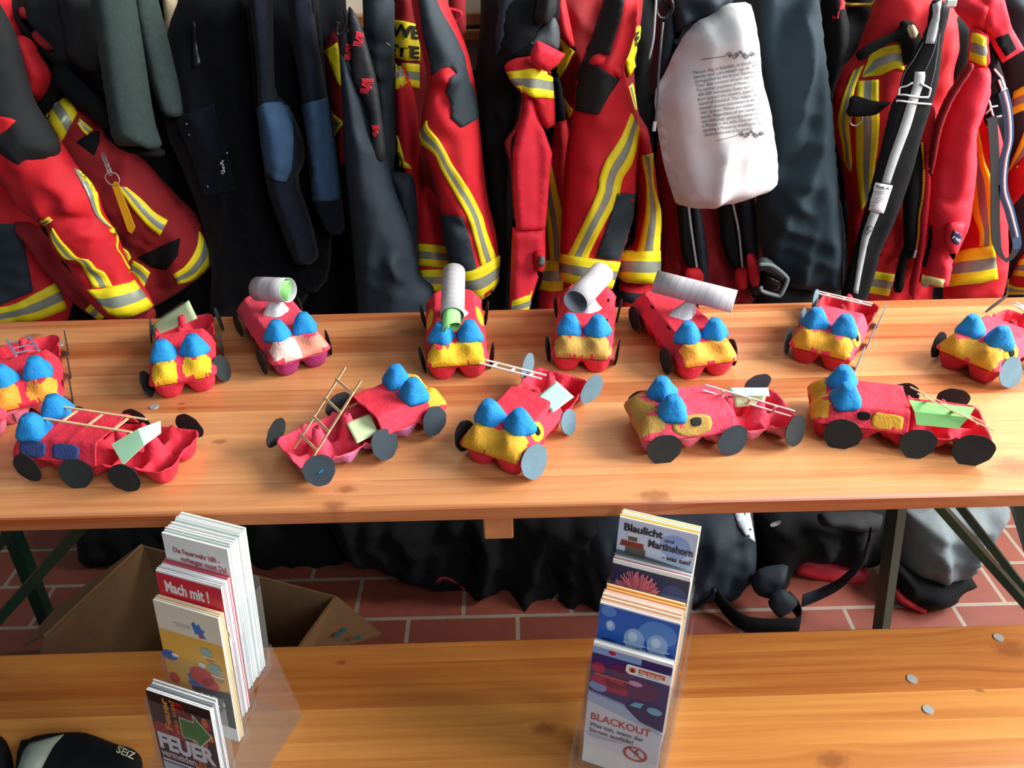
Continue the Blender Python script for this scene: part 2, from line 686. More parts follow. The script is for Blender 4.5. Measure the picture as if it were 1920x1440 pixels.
WALLM = M('cream_wall_paint', '#cfc6b2', .9, .06, 8, bump=.1, bs=80)
struct(MB().box((-3.2, -3.6, -.1), (2.75, 1.3, 0)).build('floor', brick_floor()))
struct(MB().box((-3.2, 1.16, 0), (2.75, 1.3, 2.9)).build('wall_back', WALLM))
w = MB()
for a, b in (((2.6, -3.6, 0), (2.75, 1.16, 1.6)), ((2.6, -3.6, 2.7), (2.75, 1.16, 2.9)), ((2.6, -3.6, 1.6), (2.75, -.9, 2.7)), ((2.6, 1.1, 1.6), (2.75, 1.16, 2.7))):
    w.box(a, b)
struct(w.build('wall_right', WALLM))
w = MB()
for a, b in (((2.62, -.9, 1.6), (2.68, 1.1, 1.66)), ((2.62, -.9, 2.64), (2.68, 1.1, 2.7)), ((2.62, -.9, 1.66), (2.68, -.84, 2.64)), ((2.62, 1.04, 1.66), (2.68, 1.1, 2.64)), ((2.62, .07, 1.66), (2.68, .13, 2.64))):
    w.box(a, b)
struct(w.build('window_1', M('white_window_frame', '#e8e8e6', .4, 0)))

# ---------------------------------------------------------------- coat rack on the wall
RACKW = wood('rack_wood', '#c98d4e', '#8a5426', .09, [], 3)
rk = thing('coat_rack', 'orange wooden coat rack rail on the back wall behind the hanging jackets', 'coat rack', (0, 1.14, 1.1))
za, zb = P(960, 74, 1.12).z, P(960, 22, 1.12).z
MB().box((-1.9, 1.11, za), (1.9, 1.158, (za + zb) / 2 - .004), 0, .003).build('rail_board', RACKW, rk)
MB().box((-1.9, 1.115, (za + zb) / 2 + .002), (1.9, 1.158, zb), 0, .003).build('rail_board', RACKW, rk)
MB().box((-1.9, 1.10, 1.36), (1.9, 1.158, 1.46), 0, .004).build('rail_board', RACKW, rk)
for i in range(16):
    x = -1.2 + i * .16
    MB().tube([(x, 1.11, 1.42), (x, 1.0, 1.40), (x, .96, 1.42), (x, .955, 1.45)], .006, 8).build('hook', BRASS, rk, True)
for px0, px1, py in ((1578, 1632, 9), (1880, 1904, 6)):
    a, b = P(px0, py, .99), P(px1, py, .99)
    MB().tube([a, (a + b) / 2, b, b + Vector((.012, 0, .012)), b + Vector((.008, 0, .03))], .004, 8).build('hook', BRASS, rk, True)

# ---------------------------------------------------------------- the trestle table and the bench


def tk(zz, *a):
    out = []
    for i in range(0, len(a), 3):
        p = Zp(a[i], a[i + 1], zz)
        out.append((p.x, p.y, a[i + 2]))
    return out


TZ = .77
KN = tk(TZ, 628, 947, .009, 650, 918, .008, 775, 622, .017, 118, 662, .006, 60, 630, .010, 1225, 930, .012, 340, 757, .004, 340, 767, .004,
        412, 828, .006, 1345, 567, .006, 1905, 872, .02, 690, 848, .006, 735, 838, .006, 1455, 665, .004)
TW = wood('table_pine', '#d99a64', '#a05026', .052, KN, 1)
tb = thing('trestle_table', 'varnished pine trestle table carrying the red egg carton cars', 'table', (0, .25, 0))
OFF[tb.name] = Vector((0, 0, 0))
tb.location = (0, 0, 0)
top = MB().box((-1.1, 0, TZ - .025), (1.1, .5, TZ), 0, .004).build('tabletop', TW, tb)
for px, py in ((289, 763), (112, 646)):
    p = Zp(px, py, TZ)
    MB().tube([(p.x, p.y, TZ - .002), (p.x, p.y, TZ + .0012)], .0062, 20).build('bolt_head', STEEL, tb)
a, b = P(906, 978, .015), P(963, 1008, .015)
MB().box((a.x, .012, b.z), (b.x, .46, TZ - .0252), 0, .002).build('cross_batten', M('batten_wood', '#c07a4a', .6, .15, 40), tb)


def leg_frame(sx):
    g = MB()
    if sx > 0:
        b0 = P(1652, 1180, .40)
        t0 = P(1682, 950, .36)
        g.bar(b0 + (b0 - t0) * .6, t0 + (t0 - b0) * .05, .024, .024)
        b1, t1 = P(1940, 1150, .1), P(1745, 930, .16)
        g.bar(b1 + (b1 - t1) * .2, t1, .018, .012)
        b1, t1 = P(1925, 1110, .2), P(1785, 930, .24)
        g.bar(b1, t1, .012, .012)
        b1, t1 = P(1950, 1085, .3), P(1905, 935, .3)
        g.bar(b1 + (b1 - t1) * 2.1, t1, .02, .02)
    else:
        b1, t1 = P(-20, 1180, .12), P(165, 975, .12)
        g.bar(b1 + (b1 - t1) * .7, t1, .022, .014)
        b1, t1 = P(-60, 1100, .2), P(60, 940, .2)
        g.bar(b1, t1, .016, .014)
        for y in (.08, .42):
            g.bar((-1.0, y, 0), (-.94, y, TZ - .026), .024, .024)
    return g


leg_frame(1).build('leg', GREENM, tb)
leg_frame(-1).build('leg', GREENM, tb)

BZ = .47
bn = thing('bench', 'varnished pine bench with the two leaflet holders standing on it', 'bench', (0, 0, 0))
KB = tk(BZ, 1898, 1222, .016, 1020, 1366, .010, 1560, 1430, .012, 1840, 1300, .004, 640, 1240, .005)
BW = wood('bench_pine', '#cc8c46', '#96501f', .07, KB, 8)
ang = R(.4)
bt = MB().box((-1.1, -.2, BZ - .025), (1.1, .05, BZ), 0, .004).build('seat_board', BW, bn)
bt.rotation_euler = (0, 0, ang)
for px, py in ((1872, 1196), (1710, 1274), (1740, 1331)):
    p = Zp(px, py, BZ)
    MB().tube([(p.x, p.y, BZ - .002), (p.x, p.y, BZ + .0015)], .0068, 20).build('bolt_head', STEEL, bn)
for x in (-.85, .92):
    g = MB()
    for y in (-.16, 0):
        g.bar((x, y - .03 if y < -.1 else y + .02, 0), (x, y, BZ - .026), .022, .022)
    g.bar((x, -.17, .12), (x, .01, .12), .018, .018).build('leg', GREENM, bn)

# ---------------------------------------------------------------- egg carton fire engines
PULP = dict(rough=.8, var=.12, vs=45, bump=.55, bs=230)
CRED = M('red_painted_pulp', '#dc2a42', **PULP)
CREDL = M('light_red_painted_pulp', '#e0405a', **PULP)
CREDD = M('deep_red_painted_pulp', '#c21a2e', **PULP)
CPINK = M('pink_painted_pulp', '#e0708a', **PULP)
CLILAC = M('lilac_painted_pulp', '#c878a4', **PULP)
CPURP = M('purple_painted_pulp', '#a02868', **PULP)
CYEL = M('yellow_painted_pulp', '#e8b81c', **PULP)
COCH = M('ochre_painted_pulp', '#d8a024', **PULP)
COR = M('orange_painted_pulp', '#eda032', **PULP)
CPALE = M('pale_salmon_painted_pulp', '#de8a74', **PULP)
CWHITE = M('white_painted_pulp', '#eccabe', **PULP)
CMUST = M('mustard_painted_pulp', '#b89040', **PULP)
CBLUE = M('blue_painted_pulp', '#0f86cc', **PULP)
CDBLUE = M('dull_blue_paint', '#3a4a84', **PULP)
BCARD = M('black_card', '#1c2224', .85, .1, 60)
BCARDB = M('blue_black_card', '#26333c', .85, .1, 60)
GCARD = M('grey_card', '#5c7886', .85, .1, 60)
TUBEM = None
MOUNTM = M('white_grey_pulp', '#c8ccd0', .85, .08, 40, bump=.5, bs=230)
CGREEN = M('mint_paper', '#b4e8c0', .8, .04, 40)
CGREEN2 = M('green_paper', '#8ed27c', .8, .04, 40)
CPALEG = M('pale_green_paper', '#c2d4a4', .8, .04, 40)
CICE = M('ice_green_paper', '#c4f0e0', .8, .04, 40)
STICK = M('pale_wood_stick', '#e2bd90', .7, .12, 80)
WSTICK = M('white_wood_stick', '#e4d8cc', .7, .1, 80)


def tube_mat():
    m = M('cardboard_tube', '#aeacaf', .8, .04, 30)
    nt = m.node_tree
    b = nt.nodes['Principled BSDF']
    tc = nt.nodes.new('ShaderNodeTexCoord')
    sp = nt.nodes.new('ShaderNodeSeparateXYZ')
    nt.links.new(tc.outputs['Object'], sp.inputs[0])

    def mt(op, a, c):
        n = nt.nodes.new('ShaderNodeMath')
        n.operation = op
        for i, v in enumerate((a, c)):
            if isinstance(v, (int, float)):
                n.inputs[i].default_value = v
            else:
                nt.links.new(v, n.inputs[i])
        return n.outputs[0]
    an = mt('DIVIDE', mt('ARCTAN2', sp.outputs[1], sp.outputs[0]), 6.2832)
    fr = mt('FRACT', mt('ADD', mt('MULTIPLY', sp.outputs[2], 75), an), 0)
    ln = mt('LESS_THAN', fr, .07)
    old = b.inputs['Base Color'].links[0].from_socket
    mx = nt.nodes.new('ShaderNodeMix')
    mx.data_type = 'RGBA'
    nt.links.new(ln, mx.inputs['Factor'])
    nt.links.new(old, mx.inputs[6])
    mx.inputs[7].default_value = lin('#8f8a8c')
    nt.links.new(mx.outputs[2], b.inputs['Base Color'])
    return m


TUBEM = tube_mat()
TUBEIN = M('inner_cardboard', '#a8aeb2', .9, .05)
CL, CW, RIM = .245, .102, .032


def sst(a, b, x):
    t = min(max((x - a) / (b - a), 0), 1)
    return t * t * (3 - 2 * t)


def tray_mesh(seed, posts):
    nu, nv = 84, 38
    px, py = CL / 5, CW / 2
    V, F = [], []
    for i in range(nu + 1):
        for j in range(nv + 1):
            x = -CL / 2 + CL * i / nu
            y = -CW / 2 + CW * j / nv
            cx = (min(4, max(0, int((x + CL / 2) / px))) + .5) * px - CL / 2
            cy = (-.5 if y < 0 else .5) * py
            u, v = abs(x - cx) / (px / 2), abs(y - cy) / (py / 2)
            d = (u ** 2.6 + v ** 2.6) ** (1 / 2.6)
            edge = max(abs(x) / (CL / 2), abs(y) / (CW / 2))
            ridge = RIM - .011 * (1 - sst(.86, .97, edge))
            h = .002 + (ridge - .002) * sst(.5, 1.03, d)
            if posts:
                for k in range(4):
                    nx = (k + 1) * px - CL / 2
                    r = math.hypot(x - nx, y * 1.05)
                    c = .060 - 2.7 * max(0, r - .005) ** .9 * (1 - .25 * sst(.006, .02, r)) - (.008 if r < .003 else 0)
                    h = max(h, min(c, .060))
                    for sy in (-1, 1):
                        r = math.hypot(x - nx, y - sy * CW / 2)
                        h = max(h, RIM + .006 - 1.2 * r)
            # rounded corners of the rim
            ax, ay = abs(x) - (CL / 2 - .016), abs(y) - (CW / 2 - .016)
            if ax > 0 and ay > 0:
                r = math.hypot(ax, ay)
                m = max(ax, ay)
                x -= math.copysign(ax * (1 - m / r), x) if r > 0 else 0
                y -= math.copysign(ay * (1 - m / r), y) if r > 0 else 0
            n = noise.noise(Vector((x * 70, y * 70, seed))) * .0009
            # cups narrow towards their bottoms
            V.append((x + n, y + n, max(.0012, h + n)))
    for i in range(nu):
        for j in range(nv):
            a = i * (nv + 1) + j
            F.append((a, a + nv + 1, a + nv + 2, a + 1))
    return V, F


def lid_h(x, y, H):
    """height of the lid above the rim: sloping sides, two rounded bulges at each end"""
    sy = (CW / 2 + .002 - abs(y)) / .017
    g = math.cos(math.pi * min(1, abs(abs(y) - CW / 4) / (CW / 4)))
    wx = .033 - .018 * g
    sx = (CL / 2 + .002 - abs(x)) / wx
    sy, sx = min(1, max(0, sy)), min(1, max(0, sx))
    sx = math.sqrt(max(0, 1 - (1 - sx) ** 2)) * .55 + sx * .45
    k = 9
    s = -math.log(math.exp(-k * sx) + math.exp(-k * sy) + math.exp(-k * 1.0)) / k
    return H * max(0, min(1, s + .035))


def lid_mesh(seed, x0, H, paint, amp=.0012):
    """lid from x0 to the front; paint(x, y, z) gives the colour index of a face"""
    x1 = CL / 2 + .002
    nu, nv = int((x1 - x0) / .0024), 48
    V, F, MI = [], [], []
    for i in range(nu + 1):
        for j in range(nv + 1):
            x = x0 + (x1 - x0) * i / nu
            yh = CW / 2 + .002
            # denser rows over the sloping sides
            t = -1 + 2 * j / nv
            y = yh * math.copysign(1 - (1 - abs(t)) ** 1.35, t)
            h = lid_h(x, y, H)
            n = noise.noise(Vector((x * 55, y * 55, seed + h * 30))) * amp
            ax, ay = abs(x) - (CL / 2 - .012), abs(y) - (CW / 2 - .012)
            if ax > 0 and ay > 0:
                r = math.hypot(ax, ay)
                m = max(ax, ay)
                x -= math.copysign(ax * (1 - m / r), x)
                y -= math.copysign(ay * (1 - m / r), y)
            V.append((x + n, y + n, RIM + .0015 + h + n))
    for i in range(nu):
        for j in range(nv):
            a = i * (nv + 1) + j
            F.append((a, a + nv + 1, a + nv + 2, a + 1))
            c = [sum(V[k][q_] for k in F[-1]) / 4 for q_ in range(3)]
            MI.append(paint(*c))
    return V, F, MI


def solid(o, t, out_mat=0, off=0):
    s = o.modifiers.new('thickness', 'SOLIDIFY')
    s.thickness = t
    s.offset = off
    s.material_offset = out_mat
    s.use_even_offset = False
    return o


def beacon_mesh(seed, r=.0225, h=.031):
    V, F = [], []
    n, m = 20, 9
    rnd = random.Random(seed)
    tw = rnd.uniform(0, 1)
    for i in range(m):
        t = i / (m - 1)
        for j in range(n):
            a = 2 * math.pi * j / n
            rr = (r * (1 - t) ** .95 + .0088 * t ** .5) * (1 + .10 * math.cos(4 * (a + tw)) * (1 - t * .6))
            rr *= 1 + .09 * noise.noise(Vector((math.cos(a) * 2, math.sin(a) * 2, t * 4 + seed)))
            V.append((rr * math.cos(a), rr * math.sin(a), h * t + (.0022 * noise.noise(Vector((a * 1.5, 7, seed))) if i == 0 else 0) - (0.002 if i == 0 else 0)))
    V.append((0, 0, h - .002))
    for i in range(m - 1):
        for j in range(n):
            F.append((i * n + j, i * n + (j + 1) % n, (i + 1) * n + (j + 1) % n, (i + 1) * n + j))
    for j in range(n):
        F.append(((m - 1) * n + j, (m - 1) * n + (j + 1) % n, m * n))
    F.append(tuple(range(n - 1, -1, -1)))
    return V, F


def disc(name, mat, par, c, nrm, r, t=.0011, seed=0, squash=1.0):
    rnd = random.Random(seed)
    nrm = Vector(nrm).normalized()
    u = nrm.cross(Vector((0, 0, 1)))
    u = u.normalized() if u.length > .05 else Vector((1, 0, 0))
    w = nrm.cross(u)
    n = 26
    poly = []
    ph = rnd.uniform(0, 6)
    for j in range(n):
        a = 2 * math.pi * j / n
        rr = r * (1 + .03 * math.sin(3 * a + ph) + .018 * math.cos(8 * a + ph))
        poly.append((rr * math.cos(a) * squash, rr * math.sin(a)))
    c = Vector(c)
    return MB().prism(poly, lambda a, b, k: c + u * a + w * b + nrm * (k - t / 2) + nrm * .12 * (a * a + b * b) / r, t).build(name, mat, par, local=True)


def blob(name, mat, par, fn, cx, cy, rx, ry, seed=0, n=36, sq=2.6, t=.0009):
    """irregular painted patch on a surface given by fn(u, v, offset)"""
    pts = []
    for j in range(n):
        a = 2 * math.pi * j / n
        c, s = math.cos(a), math.sin(a)
        k = (abs(c) ** sq + abs(s) ** sq) ** (-1 / sq)
        k *= 1 + .10 * noise.noise(Vector((c * 3, s * 3, seed + 3)))
        pts.append((cx + rx * c * k, cy + ry * s * k))
    V, F = [], []
    rings = 5
    for i in range(1, rings + 1):
        for (a, b) in pts:
            V.append(fn(cx + (a - cx) * i / rings, cy + (b - cy) * i / rings, t))
    V.append(fn(cx, cy, t))
    for i in range(rings - 1):
        for j in range(n):
            F.append((i * n + j, (i + 1) * n + j, (i + 1) * n + (j + 1) % n, i * n + (j + 1) % n))
    for j in range(n):
        F.append((rings * n, j, (j + 1) % n))
    o = obj(name, V, F, mat, par, True, None, True)
    return solid(o, t * 1.6, 0, 0)


def side_fn(side, H):
    def fn(x, s, off):
        """s: 0 at the rim .. 1 at the roof edge, on the lid's sloping side"""
        y = CW / 2 + .002 - .017 * s
        z = RIM + .0015 + lid_h(x, y, H)
        nn = Vector((0, H, .017)).normalized()
        return Vector((x, side * (y + nn.y * off), z + nn.z * off))
    return fn


def ladder(par, A, B, gap, n, mat, side=None, r=.0019, t=.0016):
    """two flat rails from A to B and n rungs between them"""
    A, B = Vector(A) - Vector((0, 0, .009)), Vector(B) - Vector((0, 0, .007))
    d = (B - A).normalized()
    s = Vector(side) if side else Vector((0, 0, 1)).cross(d)
    s = s.normalized()
    up = d.cross(s)
    ld = MB().bar(A - s * gap / 2, B - s * gap / 2, r * 2, t, 0, up)
    o = ld.build('ladder', mat, par, local=True)
    MB().bar(A + s * gap / 2, B + s * gap / 2, r * 2, t, 0, up).build('rail', mat, o, local=True)
    for i in range(n):
        p = A + (B - A) * ((i + .7) / (n + .4))
        MB().bar(p - s * gap * .56 + up * t, p + s * gap * .56 + up * t, r * 2, t, 0, up).build('rung', mat, o, local=True)
    return o


def noz(par, c, d, r, L, tilt_mount=True, roll=None, mount=None):
    """paper tube with a wall, and its egg carton mount"""
    c, d = Vector(c) - Vector((0, 0, .009)), Vector(d).normalized()
    n, V, F, MI = 36, [], [], []
    for (rr, z) in ((r, -L / 2), (r, -L / 6), (r, L / 6), (r, L / 2), (r - .0011, L / 2), (r - .0011, L / 6), (r - .0011, -L / 6), (r - .0011, -L / 2)):
        for j in range(n):
            a = 2 * math.pi * j / n
            V.append((rr * math.cos(a) * 1.02, rr * math.sin(a) * .98, z))
    for i in range(8):
        for j in range(n):
            k = (i + 1) % 8
            F.append((i * n + j, i * n + (j + 1) % n, k * n + (j + 1) % n, k * n + j))
            MI.append(1 if 4 <= i <= 6 else 0)
    o = obj('nozzle_tube', V, F, [TUBEM, TUBEIN], par, True, MI, True)
    o.location = c
    o.rotation_euler = d.to_track_quat('Z', 'Y').to_euler()
    zt = c.z - r * .85
    m = mount or (c.x, c.y)
    zb = RIM + .0015 + lid_h(0, 0, .030) - .001
    V, F = [], []
    rows = 7
    for i in range(rows):
        t = i / (rows - 1)
        for j in range(20):
            a = 2 * math.pi * j / 20
            rr = (.0165 * (1 - t) ** 1.3 + .0075) * (1 + .10 * math.cos(4 * a)) * (1 + (.14 * noise.noise(Vector((a * 3, 0, c.x * 90))) if i == 0 else .03 * noise.noise(Vector((a, t * 3, c.x * 50)))))
            V.append((m[0] + (c.x - m[0]) * t + rr * math.cos(a), m[1] + (c.y - m[1]) * t + rr * math.sin(a), zb + (zt - zb + .004) * t))
    for i in range(rows - 1):
        for j in range(20):
            F.append((i * 20 + j, i * 20 + (j + 1) % 20, (i + 1) * 20 + (j + 1) % 20, (i + 1) * 20 + j))
    obj('tube_mount', V, F, MOUNTM, par, True, None, True)
    return o


CARS = {}


def car(key, label, F, Rr, kind='full', H=.030, red=CRED, low=None, tray=None, front=CYEL, front_x=.032, cab=.128, wheels=(), wmat=BCARD, wr=.0235, beac=True, bx=.048, bseed=0, pts=None, extra_paint=None, split=None, dx=0, front_top=1.0, sc=.86, eyes=False):
    f0 = Zp(*F, TZ)
    r0 = Zp(*Rr, TZ + (.04 if kind == 'cab' else .05))
    d = Vector((f0.x - r0.x, f0.y - r0.y, 0)).normalized()
    yaw = math.atan2(d.y, d.x)
    c = Vector((f0.x, f0.y, 0)) - d * (CL / 2 * .96 * sc + dx)
    root = thing('egg_carton_car', label, 'toy car', (c.x, c.y, TZ), yaw, 'egg carton fire engines on the table')
    root.scale = (sc, sc, sc)
    V, F_ = tray_mesh(bseed, kind == 'cab')
    t = obj('tray', V, F_, [tray or red, low or red], root, True, None, True)
    solid(t, .0018, 1, 0)
    sd = bseed * 3.1

    def paint(x, y, z):
        wob = .004 * noise.noise(Vector((y * 60, z * 60, sd))) + .0025 * noise.noise(Vector((y * 160, z * 160, sd)))
        zt = RIM + H * front_top
        if front and x > CL / 2 - front_x + wob and z < zt + wob and abs(y) < CW / 2 - .004 + wob and z > RIM + .005 + wob:
            if eyes and ((abs(y) - CW / 4) / .021) ** 2 + ((z - RIM - .017) / .017) ** 2 > 1 + wob * 40:
                return 0
            if split and y * split[1] > 0:
                return 2
            return 1
        return extra_paint(x, y, z) if extra_paint else 0
    x0 = -CL / 2 - .002 if kind == 'full' else CL / 2 - cab
    V, F_, MI = lid_mesh(sd, x0, H, paint)
    mats = [red, front or red, (split[0] if split else red), CDBLUE, COCH]
    l = obj('lid', V, F_, mats, root, True, MI, True)
    solid(l, .0017)
    if beac:
        for s in (-1, 1):
            V, F_ = beacon_mesh(bseed * 2 + s)
            o = obj('beacon', V, F_, CBLUE, root, True, None, True)
            x = CL / 2 - bx
            y = s * .0245
            o.location = (x, y, RIM + .001 + lid_h(x, y, H) - .001)
            o.rotation_euler = (0, R(4), R(20 * s + bseed * 31))
    for i, wv in enumerate(wheels):
        x, s, z, yo, tl = wv[:5]
        rr = wv[5] if len(wv) > 5 else wr
        mt = wv[6] if len(wv) > 6 else wmat
        nr = Vector((math.sin(R(yo)) * 1.0, s * math.cos(R(yo)), math.sin(R(tl))))
        disc('wheel', mt, root, (x, s * (CW / 2 + .007), z), nr, rr, .0011, bseed * 10 + i)
    CARS[key] = (root, H)
    return root


def card(name, label, mat, corners, bend=0, t=.0006, group='name cards lying in the egg carton cars', fold=None):
    """a sheet of paper from four world corners, optionally folded along the middle by a world offset"""
    a, b, c, d = [Vector(p) for p in corners]
    n = 9
    V, F = [], []
    nr = (b - a).cross(d - a).normalized()
    for i in range(n):
        for j in range(n):
            u, v = i / (n - 1), j / (n - 1)
            p = (a * (1 - u) + b * u) * (1 - v) + (d * (1 - u) + c * u) * v
            p = p + nr * bend * math.sin(math.pi * u)
            if fold:
                p = p + Vector(fold) * (1 - abs(2 * v - 1))
            V.append(p)
    for i in range(n - 1):
        for j in range(n - 1):
            F.append((i * n + j, (i + 1) * n + j, (i + 1) * n + j + 1, i * n + j + 1))
    o = obj(name, V, F, mat, None, not fold)
    solid(o, t)
    return tag(o, label, 'paper card', group)


def inv(key, *pts):
    """car coordinates to world"""
    r = CARS[key][0]
    m = Matrix.Translation(r.location) @ r.rotation_euler.to_matrix().to_4x4() @ Matrix.Scale(r.scale.x, 4)
    return [m @ Vector(p) for p in pts]


FW = lambda yo=0, tl=0: [(x, s, .0235, yo, tl) for x in (.078, -.082) for s in (1, -1)]
CWH = lambda yo=0, tl=0: [(x, s, .0235, yo, tl) for x in (.088, -.004, -.094) for s in (1, -1)]

# rear row, left to right
car('A', 'red ladder car with orange headlights, leftmost car in the back row', (66, 790), (46, 645), 'cab', low=CPINK, front=COR, front_x=.036, eyes=True, wheels=CWH(0, -8), bseed=1)
ladder(CARS['A'][0], (.01, .012, .078), (-.115, -.012, .052), .034, 3, M('violet_stick', '#8d86a8', .7, .1), (0, 1, 0))
car('B', 'pink-red car with black front wheel, only its corner showing at the left edge', (-38, 840), (-104, 730), 'full', red=CREDL, low=CPINK, front=None, wheels=FW(), bseed=2, beac=False)
car('C', 'red car with round yellow headlights and a pale green card sticking out behind', (353, 744), (343, 604), 'cab', red=CRED, front=CYEL, front_x=.036, eyes=True, wheels=[(.085, 1, .024, 25, 20), (.085, -1, .02, -10, -14), (-.004, 1, .024, 0, 0), (-.094, 1, .03, 0, 10), (-.094, -1, .03, 0, 10)], bseed=3)
car('D', 'pink car with pale salmon nose and purple underside, tube turned sideways on its roof', (572, 699), (518, 588), 'full', red=CREDL, low=CPURP, front=CPALE, split=(CWHITE, -1), wheels=FW(6), bseed=4)
noz(CARS['D'][0], (-.022, .004, .113), (.8, .55, .14), .0225, .072, mount=(-.018, .0))
car('E', 'red car with bright yellow nose, its tube holding green paper and pointing straight ahead', (860, 714), (852, 582), 'full', front=CYEL, wheels=FW(0, -12), bseed=5)
noz(CARS['E'][0], (-.012, 0, .112), (.98, -.06, -.22), .0205, .125)
car('F', 'red car with mustard nose and empty white tube pointing forward', (1089, 701), (1099, 578), 'full', front=CMUST, wheels=FW(0, -10), bseed=6)
noz(CARS['F'][0], (-.012, .004, .112), (.93, -.36, -.06), .0225, .115)
car('G', 'red car with pale orange nose carrying the long white tube pointing right', (1326, 712), (1272, 585), 'full', front=COR, wheels=FW(4), bseed=7)
noz(CARS['G'][0], (-.01, .02, .112), (.55, .83, -.12), .0205, .142, mount=(-.008, .0))
car('H', 'small red cab car with ochre nose standing below the black harness strap', (1530, 692), (1592, 562), 'cab', red=CREDL, tray=CREDD, low=CREDD, front=COCH, wheels=CWH(0, -6), wmat=GCARD, bseed=8)
ladder(CARS['H'][0], (-.03, -.05, .081), (-.03, .046, .078), .012, 3, WSTICK, (1, 0, .1))
car('I', 'red car with ochre nose and yellow side window at the right edge, back row', (1800, 706), (1925, 597), 'cab', red=CREDL, tray=CRED, low=CREDD, front=COCH, wheels=[(.088, 1, .026, 14, 22, .026, GCARD), (.088, -1, .024, 0, -8, .0235, BCARD), (-.01, 1, .02, 10, 35, .0235, GCARD), (-.094, -1, .045, 0, 30, .0235, BCARDB), (-.094, 1, .03, 0, 0, .0235, GCARD)], bseed=9)
ladder(CARS['I'][0], (-.03, .05, .083), (-.06, -.02, .081), .012, 3, WSTICK, (1, .3, 0))
# front row, left to right
car('J', 'red car with dull blue side windows and a ladder flat on its roof', (86, 850), (372, 834), 'cab', low=CRED, front=None, cab=.138, bx=.03, wheels=[(.092, 1, .024, 6, 4), (.015, 1, .022, -14, 12), (-.062, 1, .024, -4, 4), (-.094, -1, .03, -6, 6), (-.004, -1, .03, 0, 6), (.09, -1, .024, 0, 0)], bseed=10)
ladder(CARS['J'][0], (.082, -.006, .085), (-.072, .012, .088), .036, 3, STICK, (0, 1, .1))
car('K', 'red and lilac car with a wooden ladder leaning up from its open bed', (806, 772), (540, 838), 'cab', red=CRED, tray=CREDL, low=CLILAC, front=COCH, cab=.118, bx=.045, wheels=[(.088, -1, .028, 10, 12, .0235, BCARDB), (0, -1, .026, 14, 30, .0235, BCARDB), (-.103, -1, .032, -16, 26, .0225, BCARDB), (-.112, 1, .034, -30, 10), (-.01, 1, .04, -10, 20), (.09, 1, .024, 0, 0)], bseed=11)
ladder(CARS['K'][0], (-.105, -.004, .034), (-.004, .0, .130), .047, 4, STICK, (0, 1, 0))
car('L', 'red car with broad ochre nose and ice green card behind its cab', (922, 884), (1037, 709), 'cab', red=CRED, front=COCH, low=CRED, cab=.135, bx=.047, wheels=[(.1, 1, .028, 16, 14, .026, GCARD), (.09, -1, .026, -8, -14), (-.015, 1, .022, 6, 20, .02, GCARD), (-.1, 1, .034, 20, -4, .026, GCARD), (-.11, -1, .036, 0, 0, .0235, GCARD)], bseed=12)
ladder(CARS['L'][0], (-.03, -.10, .088), (-.05, .0, .074), .016, 3, WSTICK, (1, 0, .15))
car('M', 'red car with a tan side window and pale sticks across its bed', (1190, 824), (1448, 750), 'cab', red=CREDL, front=CMUST, low=CPINK, cab=.138, bx=.05, wheels=[(.093, 1, .024, 2, 2, .026), (-.01, 1, .026, -10, 6, .025, BCARDB), (-.105, 1, .03, -28, 14, .024), (-.1, -1, .034, 8, 10, .0235, BCARDB), (.09, -1, .024, 0, 0)], bseed=13)
ladder(CARS['M'][0], (.012, -.012, .083), (-.115, .03, .046), .02, 3, WSTICK, (.1, .5, .8))
car('N', 'red car with a long green name card in its bed, rightmost of the front row', (1518, 790), (1842, 780), 'cab', red=CRED, tray=CRED, low=CREDD, front=COCH, front_x=.02, cab=.13, bx=.042, wheels=[(.08, 1, .025, 2, 2, .0265), (-.022, 1, .025, -4, 4, .025), (-.094, 1, .026, 0, 0, .0275), (-.02, -1, .03, 0, 8), (-.09, -1, .031, 0, 10), (.09, -1, .024, 0, 0)], bseed=14)
ladder(CARS['N'][0], (-.012, .006, .09), (-.118, .02, .05), .042, 3, STICK, (0, 1, .35))

# painted windows and marks on single cars
for x in (.085, .032):
    blob('side_window', CDBLUE, CARS['J'][0], side_fn(1, .030), x, .45, .021, .36, 3 + x, sq=3.4)
blob('side_window', CYEL, CARS['E'][0], side_fn(1, .030), -.02, .5, .03, .38, 1)
blob('side_window', CYEL, CARS['E'][0], side_fn(-1, .030), -.02, .5, .03, .38, 2)
for kk, cx, rx, mt in (('L', .062, .016, CYEL), ('I', .072, .022, CYEL), ('H', .068, .02, COCH)):
    blob('side_window', mt, CARS[kk][0], side_fn(1, .030), cx, .52, rx, .42, 5 + cx, sq=2.2)
    blob('window_hole', BLACK, CARS[kk][0], side_fn(1, .030), cx, .55, rx * .32, .2, 9, 12, 5, .0018)
blob('side_window', CMUST, CARS['M'][0], side_fn(1, .030), .048, .56, .03, .52, 4, sq=2.4)
blob('window_hole', CHARK, CARS['M'][0], side_fn(1, .030), .042, .66, .0075, .2, 7, 12, 5, .0018)
blob('side_window', COCH, CARS['N'][0], side_fn(1, .030), .022, .42, .021, .34, 8, sq=5)
blob('window_hole', BLACK, CARS['N'][0], side_fn(1, .030), .054, .55, .008, .18, 7, 12, 5, .0018)
for kk in 'GF':
    for x in (.03, -.05):
        for s in ((1, -1) if kk == 'G' else (1,)):
            blob('slot', BLACK, CARS[kk][0], side_fn(s, .030), x, .86, .007, .07, 3, 12, 2, .0014)
r = CARS['K'][0]
